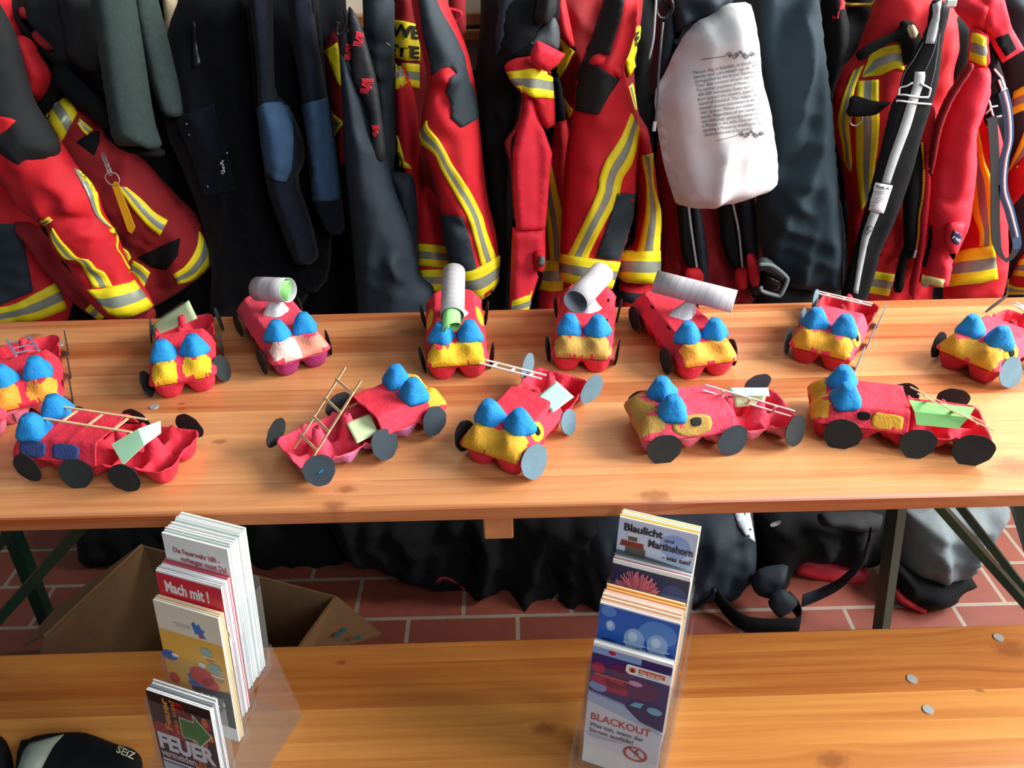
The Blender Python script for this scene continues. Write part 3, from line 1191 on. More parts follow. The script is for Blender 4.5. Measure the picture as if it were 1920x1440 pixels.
MB().tube([(-.106, -CW / 2 - .012, .031), (-.100, -CW / 2 - .0118, .033), (-.101, -CW / 2 - .0112, .025), (-.106, -CW / 2 - .0112, .022)], .0009, 6).build('chalk_mark', CBLUE, r, local=True)

# paper in the cars
a = inv('C', (-.03, .05, .045), (-.10, -.055, .05))
card('name_card', 'pale olive green card standing in the back of the car with round yellow headlights', CPALEG, [P(283, 606, .43), P(362, 605, .43), P(371, 598, .455), P(354, 563, .46)][:0] or [P(288, 632, .40), P(370, 597, .40), P(354, 563, .42), P(283, 611, .42)])
c = inv('J', (-.015, .03, .064), (-.06, -.045, .066), (-.09, -.028, .05), (-.05, .052, .034))
card('name_card', 'mint green folded card lying across the bed of the front left ladder car', CGREEN, [Zp(301, 789, TZ - .006 + .07), Zp(302, 812, TZ - .006 + .06), Zp(231, 872, TZ - .006 + .045), Zp(209, 833, TZ - .006 + .055)], fold=(.006, -.004, .008))
card('name_card', 'green card showing under the cab of the car with the leaning ladder', CPALEG, inv('K', (.0, -.046, .04), (.01, -.008, .05), (-.03, -.006, .05), (-.036, -.046, .038)))
card('name_card', 'ice green square card sticking up behind the cab of the mid table car', CICE, [Zp(1008, 744, TZ - .006 + .058), Zp(1043, 714, TZ - .006 + .066), Zp(1076, 744, TZ - .006 + .064), Zp(1036, 774, TZ - .006 + .056)])
card('name_card', 'pale mint strip of paper across the bed of the tan window car', CGREEN, [Zp(1366, 727, TZ - .006 + .066), Zp(1440, 727, TZ - .006 + .066), Zp(1443, 743, TZ - .006 + .06), Zp(1372, 742, TZ - .006 + .06)])
card('name_card', 'pale olive slip under the mint strip in the tan window car', CPALEG, [Zp(1375, 741, TZ - .006 + .059), Zp(1437, 741, TZ - .006 + .059), Zp(1432, 757, TZ - .006 + .045), Zp(1378, 764, TZ - .006 + .045)])
cN = card('name_card', 'long green folded name card in the bed of the rightmost front car', CGREEN2, [Zp(1704, 750, TZ - .006 + .066), Zp(1828, 764, TZ - .006 + .066), Zp(1797, 804, TZ - .006 + .045), Zp(1718, 796, TZ - .006 + .045)], fold=(0, -.003, .003))
for kk, lb, cen, dr, rad, ln, sw in (('E', 'green rolled paper inside the tube of the yellow nosed car', (-.012, 0, .112), (.98, -.06, -.22), .0178, .066, .062),
                                     ('D', 'green rolled paper inside the sideways tube of the pink car', (-.022, .004, .113), (.8, .55, .14), .0195, .07, .004)):
    d = Vector(dr).normalized()
    u = d.cross(Vector((0, 0, 1))).normalized()
    w_ = u.cross(d)
    cc = Vector(cen) - Vector((0, 0, .009)) + d * sw
    V, F_ = [], []
    n = 40
    for i in range(n):
        t = i / (n - 1)
        a_ = -1.0 + 8.6 * t
        rr = rad * (1 - .38 * t)
        for e in (-1, 1):
            lx = ln / 2 + (.010 * math.sin(a_ + 1) if e > 0 else 0)
            V.append(cc + u * rr * math.cos(a_) + w_ * rr * math.sin(a_) + d * e * lx)
    F_ = [(2 * i, 2 * i + 2, 2 * i + 3, 2 * i + 1) for i in range(n - 1)]
    o = obj('rolled_paper', inv(kk, *V), F_, CGREEN2, None)
    solid(o, .0005)
    tag(o, lb, 'rolled paper', 'green papers rolled into the tubes')

# ---------------------------------------------------------------- hanging clothes
Q1, Q2, Q3, QA, QB, QC, QD, QE, QF, QG, Q0 = (q(k) for k in (1, 2, 3, 'a', 'b', 'c', 'd', 'e', 'f', 'g', 0))


def garment(name, label, cat, y, px, group=None):
    p = P(px, 300, y)
    return thing(name, label, cat, (p.x, p.y, p.z), 0, group)


JG = 'red fire service jackets on the coat rack'
# ---- black jackets added at the back so the shaded gaps read dark
g = garment('gap_filler_jacket', 'added black jacket filling the shaded gaps behind the grey green coat sleeves', 'jacket', 1.05, 170)
cloth('body', BLACK, Q0(-60, -150, 345, -150, 345, 300, 345, 620, -60, 620), 1.05, g, T=.03, amp=.015)
g = garment('gap_filler_jacket', 'added black jacket filling the shaded gaps behind the fleece with blue elbow patches', 'jacket', 1.05, 480)
cloth('body', BLACK, Q0(330, -150, 640, -150, 650, 60, 715, 200, 720, 620, 330, 620, 330, 200), 1.05, g, T=.03, amp=.015)
g = garment('gap_filler_jacket', 'added black jacket filling the shaded gaps behind the thin red jacket seen edge on', 'jacket', 1.05, 940)
cloth('body', BLACK, Q0(700, 110, 860, 130, 900, 135, 905, -150, 1240, -150, 1240, 620, 700, 620), 1.05, g, T=.03, amp=.015)
g = garment('gap_filler_jacket', 'added black jacket filling the shaded gaps behind the white cotton bag', 'jacket', 1.05, 1330)
cloth('body', BLACK, Q0(1200, -150, 1560, -150, 1560, 620, 1200, 620), 1.05, g, T=.03, amp=.015)
g = garment('gap_filler_jacket', 'added black jacket filling the shaded gaps at the right end of the coat rack', 'jacket', 1.05, 1760)
cloth('body', BLACK, Q0(1540, -150, 2080, -150, 2080, 620, 1540, 620), 1.05, g, T=.03, amp=.015)

# ---- A: red jacket at the left edge
g = garment('turnout_jacket', 'red turnout jacket with charcoal shoulder at the far left end', 'jacket', .88, 40, JG)
b = cloth('body', RED, Q1(-140, -100, 60, -100, 110, 300, 120, 700, 150, 900, 240, 1200, 330, 1330, 300, 1460, -60, 1480, -140, 900), .95, g, T=.05, Rw=.08, amp=.012, seed=2)
patch('side_panel', CHAR, Q1(-120, 1010, 90, 1005, 150, 1310, 0, 1375, -120, 1400), b)
band(b, Q1(-60, 1392, 60, 1370, 160, 1320, 258, 1268), Q1(-40, 1480, 60, 1450, 180, 1435, 302, 1388), name='hem_band')
s = cloth('sleeve', RED, Q1(-60, 500, 80, 520, 200, 560, 265, 640, 340, 760, 430, 860, 455, 960, 515, 1050, 545, 1130, 590, 1240, 650, 1310, 692, 1385, 515, 1432, 395, 1310, 330, 1180, 255, 1110, 232, 1010, 110, 930, 40, 800, -60, 700), .84, g, T=.045, Rw=.055, amp=.008, ang=-30, seed=3, grow=5,
          cre=[(Q1(230, 1000, 300, 940, 420, 960), .012, -.014), (Q1(300, 1060, 420, 1010, 500, 1030), .012, .01), (Q1(240, 980, 350, 890, 300, 800), .02, .008), (Q1(350, 1170, 430, 1180, 520, 1230), .012, -.009), (Q1(90, 760, 160, 900, 220, 980), .02, -.01)])
u = cloth('shoulder', CHARK, Q1(-80, -100, 0, 20, 78, 170, 112, 320, 160, 470, 230, 570, 268, 640, 272, 692, 160, 740, 150, 778, 60, 720, -20, 660, -90, 640), .815, g, T=.04, Rw=.06, amp=.006, ang=-20, seed=4)
patch('red_inset', RED, QA(-30, 1040, 100, 1065, 145, 1085, 60, 1170, -30, 1225), u, off=.004)
band(s, QB(845, 1150, 770, 1010, 730, 930, 680, 900, 590, 890, 530, 830, 480, 740, 462, 660), QB(1012, 1135, 940, 1010, 870, 980, 800, 900, 700, 880, 620, 800, 530, 700, 475, 610))
band(s, QB(660, 75, 740, 220, 800, 350, 850, 480, 930, 570, 1000, 610), QB(700, 90, 790, 150, 860, 240, 880, 370, 915, 500, 1030, 630), mids=(1, 1, 1, 0, 0, 0))
strip('piping', MATS['hi_vis_yellow'], s, QB(1018, 615, 1050, 700, 1045, 790, 1090, 860, 1130, 940, 1180, 1010), QB(1030, 610, 1064, 700, 1056, 790, 1102, 860, 1142, 935, 1192, 1000))
band(s, QB(330, 555, 370, 545, 420, 520, 440, 510), QB(370, 605, 410, 595, 450, 560, 475, 540))
band(s, QB(790, 1165, 900, 1160, 1040, 1130, 1190, 1095, 1200, 1080), QB(975, 1370, 1080, 1410, 1180, 1395, 1290, 1350, 1368, 1310), name='cuff_band', off=.006)
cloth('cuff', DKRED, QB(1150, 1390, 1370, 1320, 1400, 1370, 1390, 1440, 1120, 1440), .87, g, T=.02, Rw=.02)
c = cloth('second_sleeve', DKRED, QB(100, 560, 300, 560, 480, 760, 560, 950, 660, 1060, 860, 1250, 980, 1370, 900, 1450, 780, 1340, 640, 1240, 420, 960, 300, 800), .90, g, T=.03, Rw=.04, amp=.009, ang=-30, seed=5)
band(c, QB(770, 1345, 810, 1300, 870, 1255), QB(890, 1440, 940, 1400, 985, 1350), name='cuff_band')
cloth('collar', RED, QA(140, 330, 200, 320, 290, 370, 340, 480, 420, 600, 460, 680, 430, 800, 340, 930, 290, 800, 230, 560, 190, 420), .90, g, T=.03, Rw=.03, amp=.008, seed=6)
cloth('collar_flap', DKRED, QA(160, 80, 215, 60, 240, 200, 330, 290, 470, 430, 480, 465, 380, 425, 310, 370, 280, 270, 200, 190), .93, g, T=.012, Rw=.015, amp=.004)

# ---- B: dark red jacket with key tag
g = garment('turnout_jacket', 'dark red turnout jacket with a yellow key tag hanging from its chest', 'jacket', .95, 240, JG)
b = cloth('body', DKRED, Q1(215, 480, 330, 420, 440, 520, 480, 640, 620, 690, 780, 870, 900, 980, 960, 1090, 965, 1180, 900, 1250, 780, 1330, 650, 1400, 520, 1420, 420, 1200, 330, 980, 250, 700), .96, g, T=.05, Rw=.07, amp=.013, ang=-25, seed=7)
band(b, QA(400, 1020, 470, 1120, 555, 1280), QA(545, 795, 620, 890, 695, 1020), name='shoulder_band')
band(b, QA(695, 1110, 740, 1180, 780, 1215), QA(715, 1065, 770, 1110, 835, 1165), step=4)
band(b, QB(1060, 235, 1200, 440, 1330, 590, 1440, 680), QB(1140, 245, 1270, 350, 1390, 470, 1510, 545), name='chest_band')
patch('pocket_flap', BLACK, Q1(345, 640, 395, 600, 445, 590, 448, 640, 425, 700), b)
patch('lower_panel', BLACK, Q1(620, 1160, 720, 1110, 810, 1070, 800, 1150, 750, 1215, 680, 1200), b)
band(b, Q1(780, 1235, 840, 1190, 885, 1110, 895, 1040), Q1(800, 1280, 880, 1255, 940, 1200, 960, 1150), name='hem_band')
band(b, QB(1085, 830, 1115, 940, 1130, 960), QB(1100, 785, 1150, 820, 1180, 880), step=4)
band(b, QB(1150, 1000, 1230, 1060, 1290, 1160), QB(1200, 905, 1280, 950, 1350, 1010), name='pocket_band')
cloth('collar', BLACK, QA(350, 960, 440, 740, 470, 600, 560, 560, 700, 700, 960, 960, 990, 1180, 830, 1040, 660, 900, 545, 800, 450, 1000, 400, 1020), .93, g, T=.025, Rw=.03, amp=.008, seed=8)
t = thing('key_tag', 'yellow plastic key tag hanging on a ring and chain', 'key tag', tuple(P(240, 380, .858)))
pl = [P(a_, b_, .858) for a_, b_ in QB(1005, 225, 1030, 195, 1065, 215, 1215, 610, 1185, 665, 1150, 640)]
MB().add(pl + [p + Vector((0, .003, 0)) for p in pl], [(5, 4, 3, 2, 1, 0), (6, 7, 8, 9, 10, 11)] + [(i, (i + 1) % 6, 6 + (i + 1) % 6, 6 + i) for i in range(6)]).build('tag_plate', YPLAST, t)
cc = P(*QB(1012, 172)[0], .853)
rr = (P(*QB(1074, 172)[0], .853) - cc).length
MB().tube([cc + Vector((math.cos(a_) * rr, .002 * math.sin(2 * a_), math.sin(a_) * rr)) for a_ in [i * .3142 for i in range(20)]], .0009, 6, closed=True).build('ring', STEEL, t)
ch = MB()
for i in range(7):
    pp = P(*QB(930 + i * 10, -40 + i * 26)[0], .858)
    ch.tube([pp + Vector((math.cos(a_) * .0035, .003 * math.sin(a_) * (i % 2), math.sin(a_) * .0055)) for a_ in [j * .628 for j in range(10)]], .001, 5, closed=True)
ch.build('chain', STEEL, t)

# ---- C: grey green coat
g = garment('coat', 'grey green cloth coat with two empty sleeves hanging down', 'coat', .86, 220)
cloth('body', CHARK, Q1(-20, -100, 440, -100, 440, 330, 300, 330, 120, 150, 30, 60), .98, g, T=.04, amp=.01, seed=9)
cloth('lapel', CHARK, Q1(240, -90, 430, -90, 470, 330, 380, 320, 300, 250, 300, 130), .93, g, T=.03, amp=.006, seed=10)
s = cloth('sleeve', GREENJ, Q1(405, -120, 590, -120, 640, 200, 690, 540, 735, 672, 620, 655, 520, 650, 470, 330), .84, g, T=.05, Rw=.05, amp=.003, seed=11)
cloth('cuff_lining', BLACK, Q1(518, 648, 620, 655, 738, 670, 740, 705, 640, 700, 540, 672), .86, g, T=.02, Rw=.02, amp=0)
cloth('sleeve', GREENJ, Q1(580, -120, 680, -120, 760, 200, 832, 505, 830, 520, 745, 530, 690, 380, 640, 180), .89, g, T=.04, Rw=.04, amp=.003, seed=12)

# ---- cream bag behind
g = garment('cloth_bag', 'cream cloth bag half hidden behind the black zip jacket', 'bag', 1.0, 320)
cloth('bag_body', CREAM, Q1(725, -60, 790, -60, 800, 40, 800, 130, 770, 250, 740, 260, 745, 100), 1.0, g, T=.02, amp=.012, seed=13)
g = garment('cloth_bag', 'cream cloth hood showing above the rail beside the trousers with braces', 'bag', 1.03, 605)
cloth('bag_body', CREAM, Q0(580, -40, 632, -40, 628, 36, 600, 34, 584, 20), 1.06, g, T=.02, amp=.012, seed=14)

# ---- D: black zip jacket with chest pocket, E: fleece with blue elbow patches
g = garment('softshell_jacket', 'black softshell jacket with zipped chest pocket and square lower pocket', 'jacket', .93, 390)
b = cloth('body', FLEECE, Q1(760, 120, 830, -60, 1110, -60, 1180, 500, 1300, 900, 1380, 1100, 1400, 1300, 1330, 1420, 940, 1440, 960, 1150, 850, 800, 740, 560, 740, 300), .95, g, T=.05, Rw=.08, amp=.014, seed=15)
p_ = patch('pocket', NFLEECE, Q1(790, 530, 900, 490, 962, 468, 1020, 680, 1062, 852, 990, 870, 920, 884, 880, 750), b, off=.006)
strip('zipper', BLACKPL, b, Q1(862, 100, 866, 200, 868, 310), Q1(880, 95, 888, 200, 905, 295))
text_on('pocket_logo', 'GARO', WPRINT, Q1(1002, 715, 1014, 775, 1004, 780, 994, 720), b, off=.009)
for (a_, b_) in Q1(848, 552, 860, 603, 937, 834, 1024, 687):
    pp, dd = on_host(b, a_, b_, .008)
    MB().tube([pp, pp + dd * .004], .0018, 8).build('rivet', STEEL, g)
g = garment('fleece_jacket', 'dark navy fleece jacket with bright blue elbow patches on its sleeves', 'jacket', .9, 540)
cloth('body', FLEECE, Q1(1100, -100, 1420, -100, 1460, 300, 1500, 900, 1480, 1250, 1420, 1320, 1330, 1260, 1230, 900, 1150, 500), .94, g, T=.04, Rw=.07, amp=.012, seed=16)
s = cloth('sleeve', NFLEECE, Q1(1110, -100, 1225, -100, 1228, 250, 1235, 420, 1300, 480, 1370, 640, 1370, 730, 1330, 800, 1400, 1000, 1440, 1180, 1330, 1180, 1260, 1000, 1200, 830, 1165, 500, 1160, 300), .865, g, T=.05, Rw=.055, amp=.006, seed=17)
patch('elbow_patch', BLUEP, Q1(1163, 490, 1190, 462, 1290, 460, 1312, 520, 1318, 640, 1310, 760, 1285, 818, 1240, 815, 1200, 775, 1178, 640), s, off=.004)
s = cloth('sleeve', NFLEECE, Q1(1280, -100, 1400, -100, 1420, 150, 1470, 430, 1500, 600, 1535, 880, 1555, 1050, 1480, 1050, 1420, 930, 1395, 800, 1370, 480, 1330, 250), .86, g, T=.04, Rw=.045, amp=.005, seed=18)
patch('forearm_patch', BLUEP, Q1(1362, 470, 1470, 440, 1500, 600, 1534, 890, 1480, 905, 1402, 905, 1412, 780, 1385, 600), s, off=.004)
z = MB()
for i in range(26):
    t = i / 25
    a_ = P(*(Q1(1407 + 14 * t, 5 + 150 * t)[0]), .84) if i < 10 else P(*Q1(1495 + 12 * (i - 10) / 15, 500 + 110 * (i - 10) / 15)[0], .84)
    z.box(a_ - Vector((.002, .001, .0011)), a_ + Vector((.002, .001, .0011)))
z.build('zip_teeth', BLACKPL, g)

# ---- F: navy trousers with braces, red jacket behind
g = garment('turnout_jacket', 'dark red jacket with yellow triangle mostly hidden behind the navy trousers', 'jacket', 1.0, 622, JG)
b = cloth('body', DKRED, QE(30, 480, 100, 280, 160, 250, 420, 300, 420, 900, 230, 1500, 150, 1440, 60, 800), 1.0, g, T=.03, amp=.008, seed=19)
patch('yellow_patch', MATS['hi_vis_yellow'], QE(52, 458, 158, 385, 175, 480, 192, 765, 170, 770, 110, 620), b, off=.004)
band(b, QE(130, 1230, 160, 1180, 205, 1110), QE(112, 1015, 150, 1050, 200, 1090), step=4)
g = garment('work_trousers', 'navy work trousers hung by black braces with red logos', 'trousers', .85, 670)
lg = cloth('trouser_leg', NAVY, Q2(85, 200, 130, 240, 200, 420, 235, 560, 290, 680, 330, 850, 400, 1020, 430, 1150, 445, 1240, 520, 1300, 505, 1480, 180, 1480, 150, 1100, 112, 700, 100, 400), .83, g, T=.055, Rw=.06, amp=.007, seed=20, ang=-8,
           cre=[(Q2(330, 1130, 370, 1180, 440, 1240), .014, .012), (Q2(380, 1150, 420, 1210, 440, 1240), .008, -.01), (Q2(195, 590, 230, 640, 270, 660), .01, .008)])
strip('pocket_edge', CHAR, lg, Q2(118, 280, 190, 430, 225, 600), Q2(128, 270, 205, 430, 240, 600))
wb = cloth('waistband', NAVY, Q2(308, 765, 370, 780, 425, 792, 438, 1000, 440, 1230, 400, 1150, 380, 980, 330, 860), .87, g, T=.025, Rw=.03, amp=.006, fr=60, seed=21)
sb = cloth('brace', M('grey_black_elastic', '#1a1e22', .6, .1, 60, weave=.2, bs=600), QE(255, 40, 330, 150, 380, 260, 440, 480, 500, 700, 545, 1000, 600, 1450, 470, 1450, 460, 1160, 440, 960, 330, 780, 300, 690, 285, 420, 262, 230), .80, g, T=.006, Rw=.012, amp=.002, seed=22)
sb2 = cloth('brace', MATS['grey_black_elastic'], QE(160, 260, 255, 260, 285, 420, 300, 700, 240, 560, 190, 540), .815, g, T=.006, Rw=.012, amp=.002, seed=23)


def brace_logo(host, quad):
    tl, tr, br, bl = [np.array(p) for p in quad]

    def mp(u, v):
        return (tl * (1 - u) + tr * u) * (1 - v) + (bl * (1 - u) + br * u) * v
    polys = []
    for i in range(3):
        o = i * .11
        polys.append([(.0 + o * .5, .06 + o), (1, .06 + o), (1, .14 + o), (.06 + o * .5, .14 + o)])
        polys.append([(.0, .66 + o), (.85 - o * .5, .66 + o), (.82 - o * .5, .74 + o), (.02, .74 + o)])
    polys.append([(.1, .36), (.35, .40), (.75, .56), (.9, .66), (.65, .66), (.25, .52), (.02, .44)])
    polys.append([(.5, .40), (.7, .40), (1, .56), (1, .66), (.85, .58)])
    V, F = [], []
    for p in polys:
        k = len(V)
        V += [on_host(host, *mp(u, v), .003)[0] for u, v in p]
        F.append(tuple(range(k, k + len(p))))
    obj('brace_logo', V, F, LOGORED, host, False)


brace_logo(sb, QE(325, 270, 385, 290, 400, 425, 298, 415))
brace_logo(sb, QE(375, 697, 485, 700, 455, 855, 362, 835))
brace_logo(sb, QE(470, 1120, 540, 1120, 510, 1245, 480, 1225))
brace_logo(sb2, QE(228, 385, 275, 385, 290, 540, 220, 540))
pts = [P(*p, .80) for p in QE(225, 90, 240, 170, 225, 250, 180, 310, 150, 290, 165, 200)]
MB().tube([Vector(p) for p in crom(pts, 16)], .004, 8).build('brace_clip', BLACKPL, g)
g = garment('quilted_jacket', 'dark navy quilted jacket hanging behind the braces', 'jacket', .93, 710)
cloth('body', CHAR, QE(380, -200, 668, -200, 662, 900, 680, 1280, 640, 1800, 560, 2000, 560, 1500, 520, 900, 450, 600, 400, 300), .91, g, T=.045, Rw=.05, amp=.014, seed=24, ang=70, fr=18,
      cre=[(QE(450, 330, 560, 380, 660, 400), .01, -.012), (QE(470, 480, 560, 520, 660, 560), .01, -.012), (QE(520, 700, 600, 760, 660, 800), .01, -.012)])
t = tag(MB().bar(P(*QE(598, 384)[0], .845), P(*QE(634, 410)[0], .845), .0016, .001).build('feather', WPRINT), 'tiny white feather stuck on the navy quilted jacket', 'feather')

# ---- G: jacket with lettering on the back
g = garment('turnout_jacket', 'red turnout jacket with yellow lettered back panel and charcoal sleeve', 'jacket', .9, 810, JG)
b = cloth('body', DKRED, Q2(320, -100, 480, -100, 470, 300, 500, 600, 560, 900, 590, 1100, 600, 1320, 450, 1330, 430, 1100, 400, 800, 340, 500, 325, 200), .97, g, T=.04, Rw=.07, amp=.009, seed=25)
yp = patch('back_panel', MATS['hi_vis_yellow'], QE(640, 175, 760, 190, 890, 222, 890, 545, 780, 540, 640, 500), b, off=.006)
text_on('back_lettering', 'WE', PRINT, QE(672, 205, 885, 238, 880, 348, 668, 318), b, off=.009, bold=.04)
text_on('back_lettering', 'ETE', PRINT, QE(630, 385, 880, 420, 876, 525, 626, 490), b, off=.009, bold=.04)
band(b, QE(740, 565, 820, 570, 890, 578), QE(800, 770, 850, 790, 892, 795), name='back_band')
fr = cloth('front_edge', RED, QE(660, 560, 740, 600, 830, 780, 870, 1000, 900, 1250, 880, 1440, 930, 1800, 900, 2100, 780, 1800, 720, 1430, 690, 1150), .93, g, T=.035, Rw=.04, amp=.008, seed=26)
band(fr, QE(655, 530, 680, 525, 720, 515), QE(665, 815, 740, 780, 808, 710), name='shoulder_band')
strip('edge_band', MATS['hi_vis_yellow'], fr, QE(700, 1220, 730, 1330, 760, 1440), QE(700, 1440, 720, 1500, 830, 1520))
lb = cloth('lower_body', RED, Q2(420, 900, 480, 820, 560, 950, 580, 1100, 600, 1230, 580, 1330, 440, 1330, 430, 1050), .93, g, T=.035, Rw=.04, amp=.006, seed=27)
band(lb, Q2(432, 1095, 500, 1100, 578, 1107), Q2(432, 1195, 500, 1198, 580, 1208), name='hem_band')
band(lb, Q2(448, 1216, 520, 1212, 590, 1208), Q2(462, 1305, 520, 1308, 580, 1312), name='hem_band')
s = cloth('sleeve', RED, Q2(395, -100, 520, -100, 600, 80, 660, 220, 700, 400, 722, 640, 750, 900, 790, 1050, 803, 1180, 790, 1290, 715, 1345, 620, 1260, 570, 1120, 545, 960, 500, 760, 455, 640, 455, 560, 470, 450, 490, 360, 460, 230, 430, 100), .84, g, T=.055, Rw=.055, amp=.007, seed=28,
          cre=[(Q2(545, 960, 600, 950, 660, 985), .012, -.012), (Q2(480, 520, 540, 470, 590, 540), .02, .01), (Q2(500, 340, 560, 320, 615, 335), .012, .014), (Q2(560, 420, 590, 380, 615, 345), .01, -.01)])
patch('elbow_patch', CHAR, QE(885, -60, 1010, -60, 1100, 130, 1200, 300, 1290, 500, 1330, 700, 1400, 880, 1420, 1060, 1290, 1140, 1265, 1140, 1180, 1060, 1175, 900, 1130, 820, 1170, 700, 1230, 660, 1180, 600, 1110, 610, 1010, 680, 1000, 560, 940, 330), s, off=.004)
band(s, QE(895, 1210, 900, 1280, 980, 1340, 1040, 1400, 1090, 1520, 1200, 1720, 1330, 1960, 1390, 2160, 1450, 2390), QE(965, 1085, 980, 1150, 1070, 1260, 1140, 1380, 1190, 1480, 1330, 1690, 1450, 1930, 1500, 2100, 1580, 2320))
patch('cuff_patch', CHAR, Q2(545, 965, 640, 975, 668, 1050, 700, 1190, 705, 1240, 640, 1230, 600, 1200, 565, 1090), s, off=.004)
band(s, Q2(600, 1225, 660, 1220, 730, 1195, 803, 1150), Q2(660, 1320, 715, 1342, 760, 1325, 795, 1285), name='cuff_band', off=.006)

# ---- red loop and rail things between
g = garment('red_strap', 'dark red strap loop hanging in front of the wooden rail', 'strap', .97, 840)
cloth('strap_body', DKRED, QE(1160, -100, 1300, -100, 1315, 320, 1200, 325, 1165, 250), .99, g, T=.006, Rw=.012, amp=.004, seed=29)
MB().tube([Vector(p) for p in crom([P(*p, .965) for p in QE(1080, 85, 1180, 85, 1265, 115, 1260, 160, 1220, 190, 1195, 260)], 20)], .0035, 8).build('cord', LOGORED, g)

# ---- H: black knit jacket
g = garment('knit_jacket', 'black ribbed jacket hanging between the two red sleeves', 'jacket', .87, 960)
cloth('body', BLACK, Q2(745, -100, 1080, -100, 1075, 100, 1010, 260, 960, 300, 920, 520, 880, 700, 872, 900, 880, 1450, 800, 1450, 770, 1000, 735, 700, 705, 300), .89, g, T=.05, Rw=.07, amp=.016, seed=30)
cloth('lapel', NAVY, Q2(800, -100, 900, -100, 900, 60, 860, 180, 780, 300, 770, 120), .86, g, T=.03, amp=.014, seed=31, fr=20)
cloth('lining', CHARK, Q2(990, -100, 1060, -100, 1065, 40, 1030, 110, 960, 100, 980, 20), .82, g, T=.025, amp=.01, seed=32)

# ---- I: thin red jacket seen edge on
g = garment('turnout_jacket', 'narrow red turnout jacket seen edge on with a folded collar tab', 'jacket', .82, 1000, JG)
cl = cloth('grey_collar', GREY, QF(520, 140, 570, 260, 570, 450, 480, 440, 260, 400, 390, 290), .83, g, T=.012, Rw=.02, amp=.006, seed=33)
cloth('inner_collar', BLACK, QF(100, 500, 240, 410, 380, 370, 545, 380, 545, 470, 430, 530, 150, 530), .83, g, T=.02, Rw=.02, amp=.004)
up = cloth('shoulder', RED, QF(80, 600, 110, 560, 180, 530, 320, 510, 480, 620, 510, 760, 520, 890, 525, 1120, 460, 1160, 395, 1090, 350, 960, 330, 880, 250, 900, 230, 830, 130, 720), .80, g, T=.012, Rw=.012, amp=.004, seed=34, smooth=0, cre=[(QF(322, 600, 328, 880), .012, .012)])
band(up, QF(100, 645, 200, 635, 325, 620, 420, 640, 500, 660), QF(205, 825, 260, 825, 325, 868, 420, 880, 515, 885))
tb_ = cloth('collar_tab', PINKRED, QF(365, 365, 480, 420, 620, 490, 560, 570, 470, 645, 330, 575, 315, 490), .76, g, T=.005, Rw=.006, amp=.003, seed=35, smooth=0)
fl = cloth('front_flap', PINKRED, Q2(925, 435, 960, 440, 975, 520, 1010, 600, 1042, 690, 1030, 800, 1012, 1030, 885, 1036, 872, 850, 870, 680, 890, 590, 915, 520), .79, g, T=.010, Rw=.010, amp=.004, seed=36, smooth=0, cre=[(Q2(965, 450, 985, 700, 990, 1030), .012, -.006)])
cloth('zip_edge', DKRED, Q2(912, 440, 928, 440, 905, 560, 850, 640, 880, 760, 890, 990, 872, 985, 862, 740, 832, 650, 838, 630, 890, 560), .80, g, T=.01, Rw=.010, amp=.001, sp=.004)
lw = cloth('lower_front', PINKRED, Q2(868, 985, 890, 1030, 1012, 1030, 1012, 1140, 985, 1230, 960, 1310, 910, 1480, 850, 1480, 862, 1200), .80, g, T=.012, Rw=.014, amp=.006, seed=37, smooth=0)
band(lw, Q2(850, 1362, 890, 1345, 965, 1318), Q2(848, 1430, 890, 1420, 930, 1405), name='hem_band')
cloth('pocket_flap', RED, Q2(968, 1130, 1012, 1130, 1012, 1200, 985, 1250, 970, 1190), .775, g, T=.006, Rw=.01, amp=0)
cloth('label', GREY, Q2(987, 1156, 1010, 1156, 1008, 1196, 984, 1196), .766, g, T=.002, Rw=.004, amp=0, back=.001)

# ---- J: red jacket with the big sleeve, yellow lettering
g = garment('turnout_jacket', 'red turnout jacket with charcoal elbow and long diagonal reflective stripe', 'jacket', .88, 1130, JG)
b = cloth('body', DKRED, QF(480, -100, 620, -100, 980, -100, 1330, -100, 1300, 200, 1230, 560, 1260, 1000, 1380, 1190, 1380, 1450, 900, 1700, 660, 2000, 640, 2800, 500, 2800, 500, 1600, 560, 1000, 540, 500, 520, 100), .98, g, T=.04, Rw=.07, amp=.014, seed=38)
patch('yellow_patch', MATS['hi_vis_yellow'], QF(580, 345, 640, 380, 710, 450, 640, 600, 570, 715, 530, 620, 545, 560, 620, 490), b, off=.006)
patch('lettered_patch', MATS['hi_vis_yellow'], QF(1140, 420, 1190, 310, 1285, 230, 1260, 560, 1190, 690, 1160, 580), b, off=.006)
text_on('back_lettering', 'F', PRINT, QF(1228, 305, 1262, 270, 1262, 385, 1234, 410), b, off=.009, bold=.05)
band(b, QF(1180, 785, 1210, 890, 1235, 1000), QF(1225, 750, 1245, 860, 1262, 985), step=4)
band(b, QF(610, 880, 640, 980, 660, 1060), QF(640, 920, 680, 970, 700, 1000), step=4, mids=(0, 0, 0, 0, 0, 0))
cloth('lapel', RED, QF(525, 60, 560, -100, 600, -100, 640, 100, 700, 400, 720, 470, 620, 380, 560, 300), .93, g, T=.015, Rw=.02, amp=.004)
cloth('side', BLACK, Q2(1050, 300, 1080, 360, 1110, 540, 1055, 548), .91, g, T=.02, Rw=.02, amp=.004)
lb = cloth('lower_body', RED, Q2(1000, 700, 1040, 690, 1060, 540, 1120, 540, 1130, 900, 1100, 1200, 1100, 1480, 980, 1480, 985, 1300, 1010, 1170, 1020, 900), .93, g, T=.03, Rw=.04, amp=.008, seed=39)
band(lb, Q2(1018, 950, 1030, 1080, 1040, 1172), Q2(1042, 740, 1090, 980, 1090, 1170))
